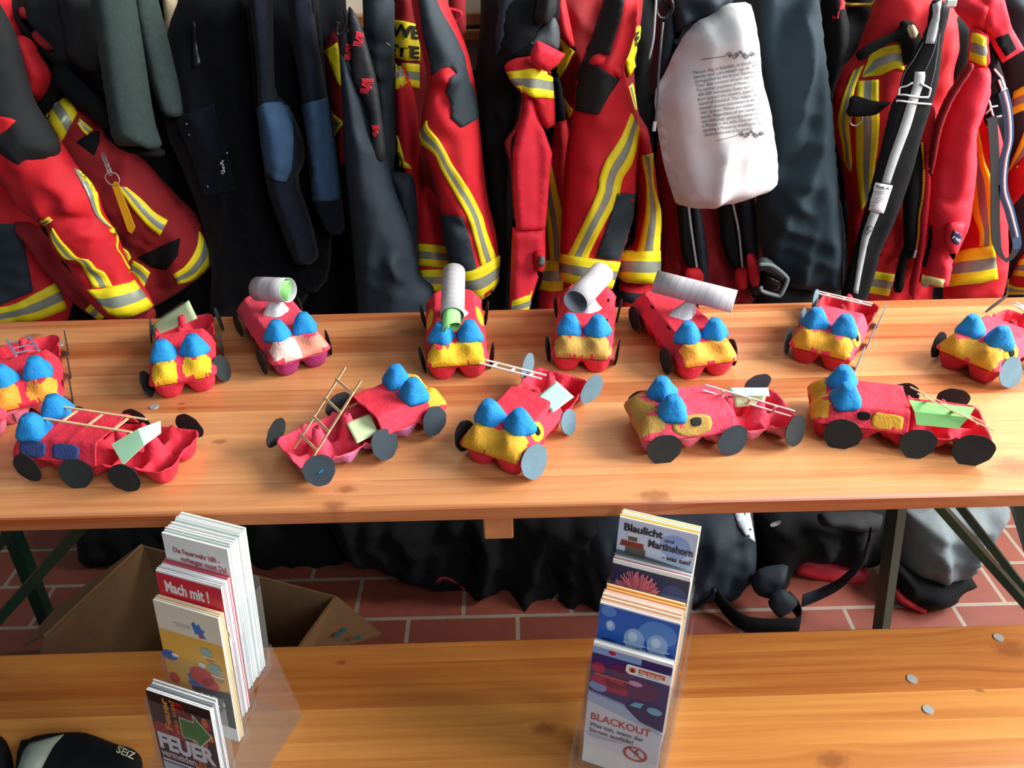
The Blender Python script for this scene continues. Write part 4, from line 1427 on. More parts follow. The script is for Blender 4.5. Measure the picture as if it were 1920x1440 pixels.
band(lb, Q2(985, 1172, 1040, 1172, 1090, 1172), Q2(985, 1300, 1040, 1310, 1090, 1306), name='hem_band')
s = cloth('sleeve', RED, Q2(1290, -80, 1440, -80, 1425, 120, 1390, 240, 1360, 300, 1395, 420, 1425, 540, 1438, 610, 1420, 760, 1418, 880, 1395, 1020, 1348, 1170, 1312, 1296, 1200, 1290, 1084, 1265, 1084, 1120, 1092, 950, 1105, 720, 1140, 500, 1165, 320, 1190, 250, 1260, 80), .84, g, T=.06, Rw=.06, amp=.007, seed=40,
          cre=[(Q2(1340, 870, 1380, 840, 1420, 830), .01, -.01), (Q2(1210, 290, 1270, 260, 1340, 290), .014, .012), (Q2(1340, 560, 1400, 600, 1440, 620), .012, -.006)])
patch('upper_arm_panel', CHARK, QF(1010, -80, 1170, -80, 1130, 150, 1050, 400, 1030, 490, 900, 490, 845, 550, 1105, 715, 1020, 850, 925, 1030, 790, 1010, 690, 985, 710, 760, 740, 560, 860, 380), s, off=.004)
cloth('shoulder_fold', RED, QF(835, 560, 880, 500, 960, 485, 1050, 510, 1110, 580, 1150, 690, 1105, 710, 1000, 650, 900, 600), .785, g, T=.012, Rw=.016, amp=.004, seed=41)
band(s, QF(1215, 1020, 1120, 1240, 990, 1440, 930, 1600, 920, 1700, 840, 1900, 700, 2190, 640, 2310), QF(1285, 1160, 1230, 1440, 1140, 1600, 1110, 1720, 1080, 1820, 980, 2000, 850, 2260, 830, 2330))
patch('cuff_patch', CHAR, Q2(1335, 868, 1416, 872, 1405, 980, 1345, 1170, 1240, 1158, 1270, 1080, 1310, 960), s, off=.004)
band(s, Q2(1084, 1142, 1200, 1160, 1346, 1178), Q2(1084, 1258, 1200, 1288, 1310, 1296), name='cuff_band', off=.006)
s = cloth('second_sleeve', RED, Q2(1400, 560, 1470, 580, 1500, 720, 1530, 980, 1530, 1130, 1528, 1275, 1345, 1262, 1345, 1140, 1420, 1100, 1435, 900), .87, g, T=.04, Rw=.045, amp=.008, seed=42)
band(s, Q2(1445, 700, 1470, 830, 1462, 980, 1430, 1135), Q2(1495, 690, 1500, 830, 1530, 960, 1525, 1130))
band(s, Q2(1345, 1130, 1430, 1132, 1526, 1128), Q2(1343, 1262, 1430, 1268, 1526, 1272), name='cuff_band', off=.006)
cl = cloth('cuff', RED, Q2(1350, 1262, 1522, 1272, 1505, 1310, 1490, 1480, 1340, 1480, 1350, 1330), .89, g, T=.03, Rw=.03, amp=.006, seed=43)
strip('cuff_knit', NAVY, cl, Q2(1352, 1310, 1420, 1320, 1482, 1325), Q2(1350, 1352, 1420, 1366, 1482, 1370))

# ---- dark bag and drawstrings left of the white bag
g = garment('drawstring_bag', 'dark navy drawstring bag hanging left above the white cotton bag', 'bag', .8, 1230)
cloth('bag_body', NAVY, QG(70, -60, 210, 30, 215, 130, 205, 250, 195, 400, 130, 540, 50, 645, 25, 560, 60, 350, 80, 120), .80, g, T=.04, Rw=.04, amp=.01, seed=44)
cloth('bag_top', NAVY, QG(90, -100, 580, -100, 600, 10, 500, 45, 420, 125, 340, 145, 250, 180, 200, 330, 170, 380, 210, 130), .77, g, T=.03, Rw=.03, amp=.014, seed=45, ang=50, fr=20)
for nm, mt, pp, rr in (('cord', MIDGREY, QG(75, -60, 65, 100, 55, 250, 45, 310, 25, 400), .0022), ('cord', GREY, QG(120, 150, 105, 300, 90, 500, 80, 700, 68, 820), .002), ('cord_end', WPRINT, QG(66, 820, 62, 850, 58, 884), .0035)):
    MB().tube([Vector(v) for v in crom([P(*p, .735) for p in pp], 14)], rr, 8).build(nm, mt, g, True)
cc = P(*QG(130, 50)[0], .745)
MB().tube([cc + Vector((math.cos(i * .4) * .014, 0, math.sin(i * .4) * .017)) for i in range(16)], .003, 8, closed=True).build('ring', BLACKPL, g)

# ---- white cotton bag
g = garment('cotton_bag', 'white cotton bag printed with a text about moose', 'bag', .74, 1340)
wb = cloth('bag_body', WHITEC, QG(60, 640, 130, 510, 180, 400, 260, 250, 350, 145, 440, 110, 540, 30, 705, 15, 725, 120, 745, 230, 770, 500, 830, 700, 860, 900, 880, 1020, 888, 1200, 820, 1270, 640, 1325, 470, 1355, 310, 1392, 210, 1375, 185, 1300, 130, 1120, 90, 900), .745, g, T=.085, Rw=.045, back=.05, amp=.005, seed=46, fr=8, ridge=(QG(350, 100, 385, 300, 400, 600, 430, 900, 445, 1130, 415, 1330), .55, .12),
           cre=[(QG(480, 980, 440, 1130, 415, 1310), .012, .012), (QG(130, 530, 180, 900, 240, 1180, 320, 1290), .006, -.004), (QG(420, 130, 440, 250, 430, 400), .02, -.008), (QG(560, 40, 590, 200, 700, 330), .03, .010), (QG(300, 330, 400, 520, 420, 1000), .03, -.012), (QG(560, 1300, 660, 1230, 780, 1100), .014, .006), (QG(620, 1320, 740, 1230, 860, 1150), .012, -.006), (QG(200, 1320, 420, 1310, 600, 1260), .01, -.006)])
# hard corner between the two visible faces of the bag
LN = ['Moose, Älg in Swedish, is the larges', 'family and can weigh up to 700', 'distinguished by the broad, flat branche', 'Their diet consists of both terrestria', 'The summer population of Moose in Swede', '400 000 individuals. Every spring', 'born around the country, populating a',
      'island of Gotland. This makes Swede', 'densest moose population in the wor', 'deer species. Moose are solitary anima', 'herds. Regardless of the hundreds of', 'and although generally slow-moving', 'a Moose in the wild. One can increase', 'spotting a Moose by traveling to Central', 'moose-dense area of the country']
for i, t in enumerate(LN):
    v = i / 14
    x0, y0 = 322 + 74 * v, 478 + 418 * v
    x1 = 762 + 78 * v
    if i == 14:
        x1 = 722
    if i == 5:
        x0, x1 = x0 + 6, 735
    sl = -(80 - 18 * v) / 440 * (x1 - x0)
    text_on('printed_text', t, GPRINT, QG(x0, y0, x1, y0 + sl, x1 + 3, y0 + sl + 24, x0 + 3, y0 + 24), wb, off=.0012, bold=0)


def scroll(cx, cy, s, flip, w0, l0):
    o = MB()

    def ln(pts, r=.0006):
        o.tube([on_host(wb, *(QG(*p)[0]), .0008)[0] for p in crom(pts, 28)], r, 5)
    ln([(l0[0], l0[1]), (cx - s * 1.3, cy + s * .1)], .0005)
    for k, sg in ((-1, 1), (1, 1)):
        for c, rr in ((.35, .22), (.95, .15)):
            ln([(cx + k * s * (c + rr * (1 - t / 14) * math.cos(t * .75)), cy + s * (.05 * math.sin(c * 9) - .18 * k * c * .3 + rr * (1 - t / 14) * math.sin(t * .75 * k))) for t in range(13)])
        ln([(cx + k * s * .1, cy - s * .25), (cx + k * s * .5, cy + s * .32), (cx + k * s * .9, cy - s * .25), (cx + k * s * 1.25, cy + s * .02)])
    ln([(cx, cy - s * .4), (cx - s * .08, cy - s * .25), (cx, cy - s * .15), (cx + s * .08, cy - s * .25), (cx, cy - s * .4)])
    o.build('printed_scroll', GPRINT, g, True)


scroll(645, 370, 78, 0, 0, (380, 400))
scroll(715, 905, 70, 0, 0, (480, 950))

# ---- K: open red jackets below the white bag
g = garment('turnout_jacket', 'red jacket with two open zips hanging below the white cotton bag', 'jacket', .9, 1310, JG)
cloth('body', DKRED, Q3(-80, 650, 20, 600, 400, 800, 410, 1400, -60, 1400, -40, 1000), .95, g, T=.035, Rw=.05, amp=.012, seed=47, fr=16)
for i, pp in enumerate((Q3(20, 900, 75, 900, 85, 1100, 115, 1205, 65, 1205, 40, 1100), Q3(205, 900, 270, 900, 300, 1050, 320, 1205, 265, 1210, 225, 1100))):
    cloth('zip_facing', BLACK, pp, .88, g, T=.012, Rw=.02, amp=.006, seed=48 + i)
for i, pp in enumerate((Q3(85, 900, 120, 900, 160, 1150, 160, 1400, 120, 1300, 100, 1100), Q3(290, 880, 385, 880, 390, 1330, 360, 1340, 330, 1180))):
    cloth('front_edge', NAVY, pp, .88, g, T=.015, Rw=.02, amp=.006, seed=50 + i)
for i, pp in enumerate((Q3(57, 1208, 150, 1205, 140, 1300, 70, 1300), Q3(283, 1210, 340, 1200, 340, 1300, 290, 1300), Q3(333, 1145, 375, 1140, 398, 1280, 355, 1290))):
    cloth('red_tab', PINKRED if i == 2 else RED, pp, .862 if i == 2 else .87, g, T=.006, Rw=.01, amp=.002, seed=52 + i)
for pp in (Q3(75, 930, 90, 1050, 112, 1200), Q3(275, 920, 300, 1040, 316, 1200)):
    z = MB()
    for p in crom([P(*v, .862) for v in pp], 46):
        p = Vector(p)
        z.box(p - Vector((.0022, .001, .0011)), p + Vector((.0022, .001, .0011)))
    z.build('zip_teeth', STEEL, g)

# ---- L: dark teal knit jacket with belt
g = garment('knit_jacket', 'long dark teal knit jacket right of the white bag', 'jacket', .84, 1490)
cloth('body', TEALK, Q3(360, -100, 640, -100, 665, 40, 690, 300, 715, 500, 735, 800, 770, 1000, 760, 1290, 640, 1300, 510, 1280, 420, 1190, 385, 1050, 380, 880, 440, 600, 400, 340, 380, 150), .84, g, T=.06, Rw=.07, amp=.022, seed=56, fr=13,
      cre=[(Q3(520, -50, 540, 300, 500, 700), .03, -.012), (Q3(640, 60, 610, 400, 600, 900), .03, -.01)])
cloth('hem', CHARK, Q3(395, 1180, 520, 1270, 700, 1280, 760, 1250, 760, 1450, 395, 1450), .89, g, T=.03, Rw=.04, amp=.01, seed=57)
t = thing('belt', 'dark grey webbing belt with a loop buckle below the teal knit jacket', 'belt', tuple(P(1445, 530, .78)))
MB().tube([Vector(v) for v in crom([P(*p, .77) for p in Q3(392, 1190, 450, 1195, 510, 1240, 518, 1265, 490, 1325, 470, 1330, 405, 1310, 400, 1290)], 40)], .0045, 6).build('webbing', GREY, t, True)
cloth('buckle', BLACKPL, Q3(425, 1235, 470, 1250, 495, 1270, 480, 1310, 440, 1300), .79, t, T=.006, Rw=.01, amp=0)
st = cloth('webbing', M('dark_grey_webbing', '#3a3e40', .7, .1, 60, weave=.2, bs=500), Q3(388, 1165, 430, 1160, 515, 1240, 490, 1260, 420, 1215, 388, 1215), .785, t, T=.006, Rw=.01, amp=.001)

# ---- M: red jacket with harness
g = garment('turnout_jacket', 'big red turnout jacket with D ring and reflective chest bands, half behind a harness strap', 'jacket', .9, 1680, JG)
b = cloth('body', RED, Q3(880, 100, 960, -100, 1200, -100, 1300, 100, 1250, 600, 1200, 900, 1150, 1420, 780, 1420, 800, 1000, 770, 750, 720, 560, 700, 420, 760, 320, 830, 240), .92, g, T=.06, Rw=.08, amp=.012, seed=58,
          cre=[(Q3(1000, 1100, 950, 1140, 900, 1180), .012, -.012)])
cloth('dark_side', BLACK, Q3(680, -60, 760, -60, 800, 150, 760, 300, 730, 380, 700, 520, 690, 700, 780, 1000, 790, 1420, 740, 1420, 730, 1000, 690, 600, 650, 200), .90, g, T=.035, Rw=.05, amp=.012, seed=59)
cloth('red_edge', RED, Q3(720, 60, 770, -30, 780, 20, 745, 90, 752, 150, 735, 155), .87, g, T=.006, Rw=.01, amp=.002)
cloth('collar', BLACK, QC(110, 490, 200, 420, 330, 350, 500, 280, 530, 180, 640, 200, 700, 330, 720, 420, 560, 620, 545, 420, 480, 360, 350, 420, 250, 480, 160, 555), .84, g, T=.02, Rw=.025, amp=.006, seed=60)
band(b, QC(170, 690, 230, 540, 260, 470, 340, 440, 430, 410, 520, 400), QC(165, 700, 240, 690, 330, 680, 420, 640, 490, 615, 555, 640), name='shoulder_band')
band(b, QC(95, 640, 20, 820, -20, 960, -40, 1100, 0, 1300, 20, 1440, 60, 1530), QC(190, 590, 120, 760, 90, 900, 60, 1100, 70, 1250, 84, 1440, 78, 1540))
band(b, QC(135, 730, 120, 900, 120, 1100, 125, 1440, 150, 1700, 170, 1900), QC(325, 715, 325, 900, 330, 1100, 320, 1300, 290, 1500, 280, 1700), name='chest_band')
patch('waist_panel', RED, QD(500, 740, 560, 745, 545, 940, 340, 960, 300, 900, 460, 850), b)
band(b, QD(240, 1090, 350, 1105, 472, 1125), QD(190, 1285, 300, 1300, 415, 1318), name='hem_band')
cloth('chest_tab', BLACK, QC(85, 860, 130, 870, 290, 920, 450, 915, 370, 970, 300, 1030, 150, 1045, 25, 1040), .80, g, T=.008, Rw=.014, amp=.002)
cc = P(*QC(122, 1075)[0], .835)
MB().tube([cc + Vector((math.cos(i * .35) * .0118, 0, math.sin(i * .35) * .0118)) for i in range(18)], .0012, 6, closed=True).build('d_ring', STEEL, g)
cloth('zip_facing', BLACK, QD(560, 120, 640, -40, 720, -100, 735, 300, 690, 600, 650, 940, 560, 1000, 540, 1290, 455, 1280, 500, 1060, 520, 950, 560, 900, 545, 600), .815, g, T=.015, Rw=.02, amp=.004, seed=61)
cloth('zip_edge', PINKRED, QC(790, 950, 830, 960, 810, 1300, 790, 1440, 780, 1780, 740, 2120, 700, 2400, 640, 2700, 600, 2640, 690, 2250, 700, 2000, 730, 1700, 735, 1440, 770, 1150), .805, g, T=.012, Rw=.012, amp=.002, sp=.004)
z = MB()
for p in crom([P(*v, .795) for v in QD(715, -60, 730, 200, 720, 420, 690, 600, 680, 780, 655, 930)], 70):
    p = Vector(p)
    z.box(p - Vector((.0022, .001, .001)), p + Vector((.0022, .001, .001)))
z.build('zip_teeth', BRASS, g)
pp = P(*QD(650, 940)[0], .79)
MB().box(pp - Vector((.003, .002, .009)), pp + Vector((.003, .001, .009)), 0, .001).build('zip_slider', STEEL, g)
pp = P(*QC(632, 280)[0], .81)
o = cloth('buckle', CREAM, QC(585, 235, 640, 220, 685, 310, 650, 335, 615, 340), .80, g, T=.006, Rw=.006, amp=0)
cloth('lining', BLACK, QC(860, 100, 960, 70, 1100, 150, 1170, 260, 1150, 540, 1000, 780, 850, 1150, 800, 1440, 820, 900), .90, g, T=.02, Rw=.03, amp=.008, seed=62)

# ---- harness strap
g = garment('harness_strap', 'wide black harness strap with grey centre stripe and white size label', 'strap', .76, 1690)
hs = cloth('webbing', BLACK, QC(795, 10, 880, 0, 960, 60, 950, 130, 900, 330, 860, 720, 800, 930, 700, 1250, 620, 1560, 480, 1960, 330, 2270, 300, 2420, 180, 2800, -10, 2800, 60, 2400, 180, 2000, 290, 1560, 360, 1300, 440, 960, 500, 860, 540, 680, 640, 500, 760, 280), .76, g, T=.010, Rw=.02, amp=.003, seed=63)
GW = MIDGREY
strip('centre_stripe', GW, hs, QC(810, 40, 815, 130, 780, 240, 745, 390), QC(885, 10, 870, 160, 850, 280, 822, 392))
strip('centre_stripe', GW, hs, QC(648, 645, 635, 760, 590, 900, 510, 1150, 410, 1440, 350, 1640), QC(738, 645, 735, 720, 680, 880, 610, 1130, 495, 1440, 425, 1650))
strip('centre_stripe', GW, hs, QD(255, 545, 180, 770, 145, 950, 110, 1180, 90, 1290), QD(330, 570, 240, 790, 200, 950, 160, 1150, 135, 1300))
wl = strip('size_label', WPRINT, hs, QD(300, 295, 240, 545), QD(445, 325, 362, 572), off=.006)
for ln in (QC(520, 790, 580, 770, 630, 742), QC(700, 748, 750, 775, 785, 795), QC(520, 790, 515, 830, 505, 852), QC(785, 795, 775, 840, 765, 872), QC(505, 852, 590, 855, 680, 870, 765, 872), QC(450, 905, 560, 912, 680, 928, 785, 935)):
    MB().tube([on_host(hs, *p, .004)[0] for p in crom(ln, 10)], .0016, 6).build('stitching', WPRINT, g, True)
for ln in (QC(730, 380, 640, 540, 560, 660, 525, 790), QC(860, 250, 820, 450, 740, 640), QC(870, 300, 830, 600, 785, 795)):
    MB().tube([on_host(hs, *p, .002)[0] for p in crom(ln, 12)], .0006, 5).build('stitching', GPRINT, g, True)
blk = MB()
for qd in (QD(310, 315, 332, 320, 325, 342, 304, 338), QD(336, 325, 368, 330, 362, 352, 330, 347), QD(382, 335, 412, 340, 408, 358, 378, 353)):
    blk.add([on_host(hs, *p, .0085)[0] for p in qd], [(3, 2, 1, 0)])
for i in range(9):
    a0, b0 = 300 - i * 6, 362 + i * 16
    ww = (70, 92, 60, 96, 84, 92, 50, 40, 44)[i]
    blk.add([on_host(hs, *p, .0085)[0] for p in QD(a0, b0, a0 + ww, b0 + ww * .2, a0 + ww - 1, b0 + 4 + ww * .2, a0 - 1, b0 + 4)], [(3, 2, 1, 0)])
blk.build('label_print', GPRINT, g)
MB().tube([on_host(hs, *p, .006)[0] for p in crom(QD(245, 690, 205, 735, 225, 760, 265, 690, 215, 705, 262, 740), 24)], .0006, 5).build('pen_mark', PRINT, g, True)
pp = P(*QC(970, 30)[0], .73)
MB().box(pp - Vector((.010, .004, .007)), pp + Vector((.010, .004, .007)), 0, .003).build('buckle', STEEL, g)  # small steel box added to stand for a bright glint

# ---- N: bright red sleeve jacket on the right
g = garment('turnout_jacket', 'bright red turnout jacket with velcro tab and label, right of the harness strap', 'jacket', .84, 1800, JG)
cl = cloth('collar', PINKRED, QC(1000, 60, 1050, -60, 1280, -60, 1270, 120, 1290, 250, 1290, 320, 1170, 300, 1120, 210, 1030, 120), .82, g, T=.03, Rw=.03, amp=.012, seed=64, fr=18)
tb_ = cloth('velcro_tab', PINKRED, QC(1240, 60, 1300, -60, 1440, -60, 1510, 240, 1632, 445, 1440, 560, 1360, 420, 1290, 260), .79, g, T=.008, Rw=.008, amp=.006, seed=65, smooth=0)
patch('velcro', BLACK, QC(1375, 345, 1490, 300, 1560, 440, 1470, 505, 1420, 430), tb_, off=.003, sp=4)
sl = cloth('sleeve', PINKRED, QC(1140, 560, 1180, 540, 1300, 570, 1300, 800, 1280, 880, 1240, 1000, 1170, 1170, 1180, 1440, 1160, 1640, 1110, 2000, 1030, 2180, 960, 2350, 920, 2560, 690, 2560, 700, 2440, 780, 2150, 750, 1900, 770, 1700, 800, 1500, 850, 1200, 900, 1050, 1030, 760), .81, g, T=.05, Rw=.055, amp=.008, seed=66,
           cre=[(QD(770, 410, 900, 420, 1000, 380), .01, -.007), (QD(860, 150, 900, 300, 880, 400), .02, -.007), (QD(930, 720, 870, 880, 950, 960), .012, -.012), (QC(960, 1000, 900, 1200, 840, 1400), .012, -.008)])
cloth('sleeve_edge', DKRED, QC(1160, 560, 1185, 600, 1060, 780, 960, 950, 880, 1180, 835, 1440, 800, 1600, 790, 1560, 820, 1300, 860, 1100, 960, 880, 1060, 720), .775, g, T=.006, Rw=.006, amp=.001, sp=.004)
sh = cloth('shoulder', PINKRED, QC(1150, 250, 1230, 250, 1300, 290, 1302, 620, 1130, 600, 1135, 500), .805, g, T=.03, Rw=.03, amp=.004, seed=71)
band(sh, QC(1165, 298, 1220, 305, 1290, 340), QC(1145, 535, 1220, 570, 1295, 585), name='shoulder_band')
band(sl, QD(690, 1130, 800, 1145, 915, 1172), QD(655, 1330, 780, 1340, 892, 1340), name='cuff_band', off=.006, mats=[M('overlit_yellow_reflective', '#f2e890', .5, .05), M('overlit_silver_reflective', '#a8c8c4', .3, .05, metal=.2)])  # stripes paled: overexposed daylight put into their colour
pk = cloth('pocket_flap', PINKRED, QD(940, 700, 1000, 660, 1105, 655, 1080, 740, 1040, 860, 1010, 960, 990, 1000, 920, 840), .755, g, T=.01, Rw=.014, amp=.002)
lbp = patch('label', M('navy_rubber', '#2c3450', .5, 0), QD(1000, 728, 1060, 762, 1068, 790, 1035, 860, 985, 830, 980, 780), pk, off=.002, sp=4)
text_on('label_text', 'r vov', WPRINT, QD(1000, 765, 1062, 800, 1048, 835, 990, 795), pk, off=.004)
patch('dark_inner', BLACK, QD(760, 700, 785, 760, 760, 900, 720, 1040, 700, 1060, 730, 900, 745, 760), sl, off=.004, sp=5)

# ---- O: jacket with the bright yellow sleeve band, right
g = garment('turnout_jacket', 'red turnout jacket with wide sunlit yellow sleeve band near the right edge', 'jacket', .88, 1850, JG)
s = cloth('sleeve', RED, QC(1180, 1100, 1230, 960, 1300, 900, 1400, 1200, 1440, 1500, 1450, 2000, 1460, 2380, 1400, 2620, 1290, 2680, 900, 2700, 920, 2500, 1000, 2300, 1120, 1800, 1160, 1500), .87, g, T=.055, Rw=.06, amp=.008, seed=67)
band(s, QC(1190, 1190, 1160, 1440, 1150, 1640, 1170, 1900, 1230, 2080, 1230, 2215), QC(1215, 1080, 1280, 1440, 1350, 1640, 1370, 1900, 1368, 2050, 1365, 2220))
band(s, QD(1030, 925, 1130, 895, 1240, 880, 1365, 865), QD(905, 1240, 1080, 1215, 1240, 1195, 1392, 1155), name='cuff_band', off=.006)
cl = cloth('cuff', RED, QD(910, 1240, 1080, 1210, 1400, 1155, 1420, 1200, 1280, 1260, 1270, 1330, 900, 1400), .89, g, T=.03, Rw=.03, amp=.006, seed=68)
cloth('cuff_lining', NAVY, QD(1280, 1262, 1420, 1205, 1440, 1310, 1280, 1330), .89, g, T=.02, Rw=.02, amp=.002)
cc = P(*QC(1215, 1090)[0], .80)
MB().tube([cc + Vector((math.cos(i * .5) * .004, 0, math.sin(i * .5) * .007)) for i in range(13)], .0012, 6, closed=True).build('d_ring', BRASS, g)

# ---- looped strap far right
g = garment('harness_strap', 'black and navy harness strap looping down at the far right', 'strap', .78, 1880)
s1 = cloth('webbing', BLACK, QC(1290, 300, 1330, 330, 1400, 560, 1470, 760, 1490, 1000, 1400, 1050, 1380, 1200, 1290, 1150, 1250, 900, 1300, 880), .80, g, T=.008, Rw=.02, amp=.003, seed=69)
for ln in (QC(1300, 870, 1330, 960, 1290, 1020), QC(1330, 960, 1390, 950), QC(1295, 1070, 1420, 1040), QC(1300, 1140, 1370, 1110), QC(1330, 960, 1370, 1120), QC(1360, 620, 1420, 700, 1460, 830), QC(1400, 720, 1440, 830), QC(1420, 820, 1465, 800)):
    MB().tube([on_host(s1, *p, .003)[0] for p in crom(ln, 8)], .0018, 6).build('stitching', WPRINT, g, True)
lp = MB()
lpts = [P(*p, .785) for p in QC(1340, 1050, 1360, 1350, 1370, 1700, 1370, 2000, 1390, 2220, 1450, 2330, 1500, 2330, 1560, 2230, 1560, 2150, 1500, 1900, 1440, 1700, 1450, 1450, 1490, 1250, 1480, 1000, 1440, 820)]
cp = [Vector(v) for v in crom(lpts, 70)]
for a_, b_ in zip(cp[:-1], cp[1:]):
    pass
V, F_ = [], []
for i, p in enumerate(cp):
    d = (cp[min(i + 1, 69)] - cp[max(i - 1, 0)]).normalized()
    sd_ = d.cross(Vector((0, 1, 0))).normalized()
    wv = .0085 if i < 26 or i > 36 else .0085 - .005 * (1 - abs(i - 31) / 5)
    tw_ = Vector((0, 1, 0)) * .008
    V += [p + sd_ * wv - tw_ * .3, p - sd_ * wv - tw_ * .3, p - sd_ * wv, p + sd_ * wv]
F_ = [(4 * i + j, 4 * i + (j + 1) % 4, 4 * i + 4 + (j + 1) % 4, 4 * i + 4 + j) for i in range(69) for j in range(4)]
obj('loop', V, F_, [M('dark_grey_strap', '#2c3034', .6, .1), M('steel_blue_strap', '#3a5472', .5, .1)], g, False, [0 if i < 140 else 1 for i in range(276)])
MB().tube([p + Vector((0, -.006, 0)) for p in cp[38:]], .0022, 6).build('white_edge', WPRINT, g, True)

# ---- P: last jacket at the right edge
g = garment('turnout_jacket', 'charcoal and red jacket with yellow bands cut off by the right edge', 'jacket', .95, 1920, JG)
b = cloth('body', CHAR, QC(1340, -100, 1900, -100, 1900, 2800, 1440, 2800, 1480, 2500, 1460, 2000, 1460, 1200, 1400, 500), .95, g, T=.05, Rw=.06, amp=.012, seed=70)
band(b, QC(1545, 820, 1640, 770, 1800, 700), QC(1505, 1045, 1640, 985, 1800, 940))
band(b, QC(1640, 1160, 1580, 1320, 1520, 1460, 1480, 1600), QC(1800, 1330, 1700, 1380, 1600, 1500, 1505, 1545))
patch('red_panel', RED, QD(1505, 200, 1640, 50, 1800, 0, 1800, 350, 1640, 380, 1540, 500, 1420, 700, 1420, 550), b, off=.004)
patch('red_hem', RED, QD(1580, 1000, 1640, 920, 1800, 880, 1800, 1200, 1640, 1250, 1480, 1230), b, off=.003)
band(b, QD(1600, 985, 1700, 975, 1800, 960), QD(1540, 1130, 1660, 1140, 1800, 1150), name='hem_band', off=.006)
band(b, QD(1450, 1190, 1600, 1240, 1800, 1240), QD(1440, 1310, 1600, 1300, 1800, 1300), name='hem_band', off=.006)

# ---------------------------------------------------------------- leaflet holders on the bench
PAPER = M('white_paper', '#f0f0ec', .6, .03, 60)
PCREAM = M('cream_paper', '#ead8b0', .6, .05, 60)
PYEL = M('yellow_paper_edge', '#f0b830', .6, .05, 60)
PPINK = M('pinkish_paper_edge', '#d8a8a0', .6, .08, 90)
C_ = {}
VS = 1.0
EDGES = [(M('light_grey_paper', '#c4c8cc', .6, .05), M('dark_grey_paper', '#7c7f84', .6, .05)), (M('orange_paper', '#e0a050', .6, .05), PCREAM), (M('red_edged_paper', '#c05060', .6, .05), MATS['light_grey_paper']), (M('greenish_paper', '#cfe0d4', .6, .05), MATS['light_grey_paper'])]


def INK(h):
    if h not in C_:
        C_[h] = M('ink_' + h.lstrip('#'), h, .35, 0)
    return C_[h]


def clear_plastic():
    m = bpy.data.materials.new('clear_acrylic')
    m.use_nodes = True
    nt = m.node_tree
    nt.nodes.remove(nt.nodes['Principled BSDF'])
    t = nt.nodes.new('ShaderNodeBsdfTransparent')
    t.inputs[0].default_value = (.96, .97, .98, 1)
    g = nt.nodes.new('ShaderNodeBsdfGlossy')
    g.inputs['Roughness'].default_value = .08
    d = nt.nodes.new('ShaderNodeBsdfDiffuse')
    d.inputs[0].default_value = (.85, .9, .95, 1)
    lw = nt.nodes.new('ShaderNodeLayerWeight')
    lw.inputs[0].default_value = .5
    pw = nt.nodes.new('ShaderNodeMath')
    pw.operation = 'POWER'
    pw.inputs[1].default_value = 4
    nt.links.new(lw.outputs['Facing'], pw.inputs[0])
    f = nt.nodes.new('ShaderNodeMath')
    f.operation = 'MULTIPLY_ADD'
    f.inputs[1].default_value = .5
    f.inputs[2].default_value = .025
    nt.links.new(pw.outputs[0], f.inputs[0])
    a = nt.nodes.new('ShaderNodeMixShader')
    b = nt.nodes.new('ShaderNodeMixShader')
    b.inputs[0].default_value = .022
    nt.links.new(f.outputs[0], a.inputs[0])
    nt.links.new(t.outputs[0], a.inputs[1])
    nt.links.new(g.outputs[0], a.inputs[2])
    nt.links.new(a.outputs[0], b.inputs[1])
    nt.links.new(d.outputs[0], b.inputs[2])
    nt.links.new(b.outputs[0], nt.nodes['Material Output'].inputs[0])
    return m


ACRYL = clear_plastic()


def art(par, name, mat, polys, W_, H_, layer=1):
    """flat print on a leaflet; polys in cover coordinates, u 0..1 right, v 0..1 down"""
    if 1 < len(polys) < 5:
        return [art(par, name, mat, [p], W_, H_, layer) for p in polys]
    V, F = [], []
    for p in polys:
        k = len(V)
        V += [((u - .5) * W_, -v * VS * H_, .0002 + layer * .00016) for u, v in p]
        F.append(tuple(range(k, k + len(p))))
    o = obj(name, V, F, mat, par, False, None, True)
    for pl in o.data.polygons:
        if pl.normal.z < 0:
            pl.flip()
    return o


def art_text(par, s, mat, u, v, w, h, W_, H_, layer=3, bold=.02, rot=0, name='title_text'):
    """text box: left u, top v, width w, height h in cover coordinates"""
    vs, fs, tw, th = text2d(s, bold)
    V = []
    for x, y in vs:
        a, b = x / tw * w * W_, (y / th - 1) * h * H_ * VS
        if rot:
            a, b = (1 - y / th) * w * W_ * -1 + w * W_, -(1 - x / tw) * h * H_
            a, b = w * W_ - (y / th) * w * W_, (x / tw) * h * H_ - h * H_
        V.append(((u - .5) * W_ + a, -v * VS * H_ + b, .0002 + layer * .00016))
    return obj(name, V, fs, mat, par, False, None, True)


def ell(u, v, a, b, n=18, seed=None, t0=0, t1=6.2832):
    return [(u + a * math.cos(t0 + (t1 - t0) * i / n) * (1 + (.16 * noise.noise(Vector((i * .7, seed, 0))) if seed else 0)), v + b * math.sin(t0 + (t1 - t0) * i / n)) for i in range(n)]


def rc(a, b, c, d):
    return [(a, b), (c, b), (c, d), (a, d)]


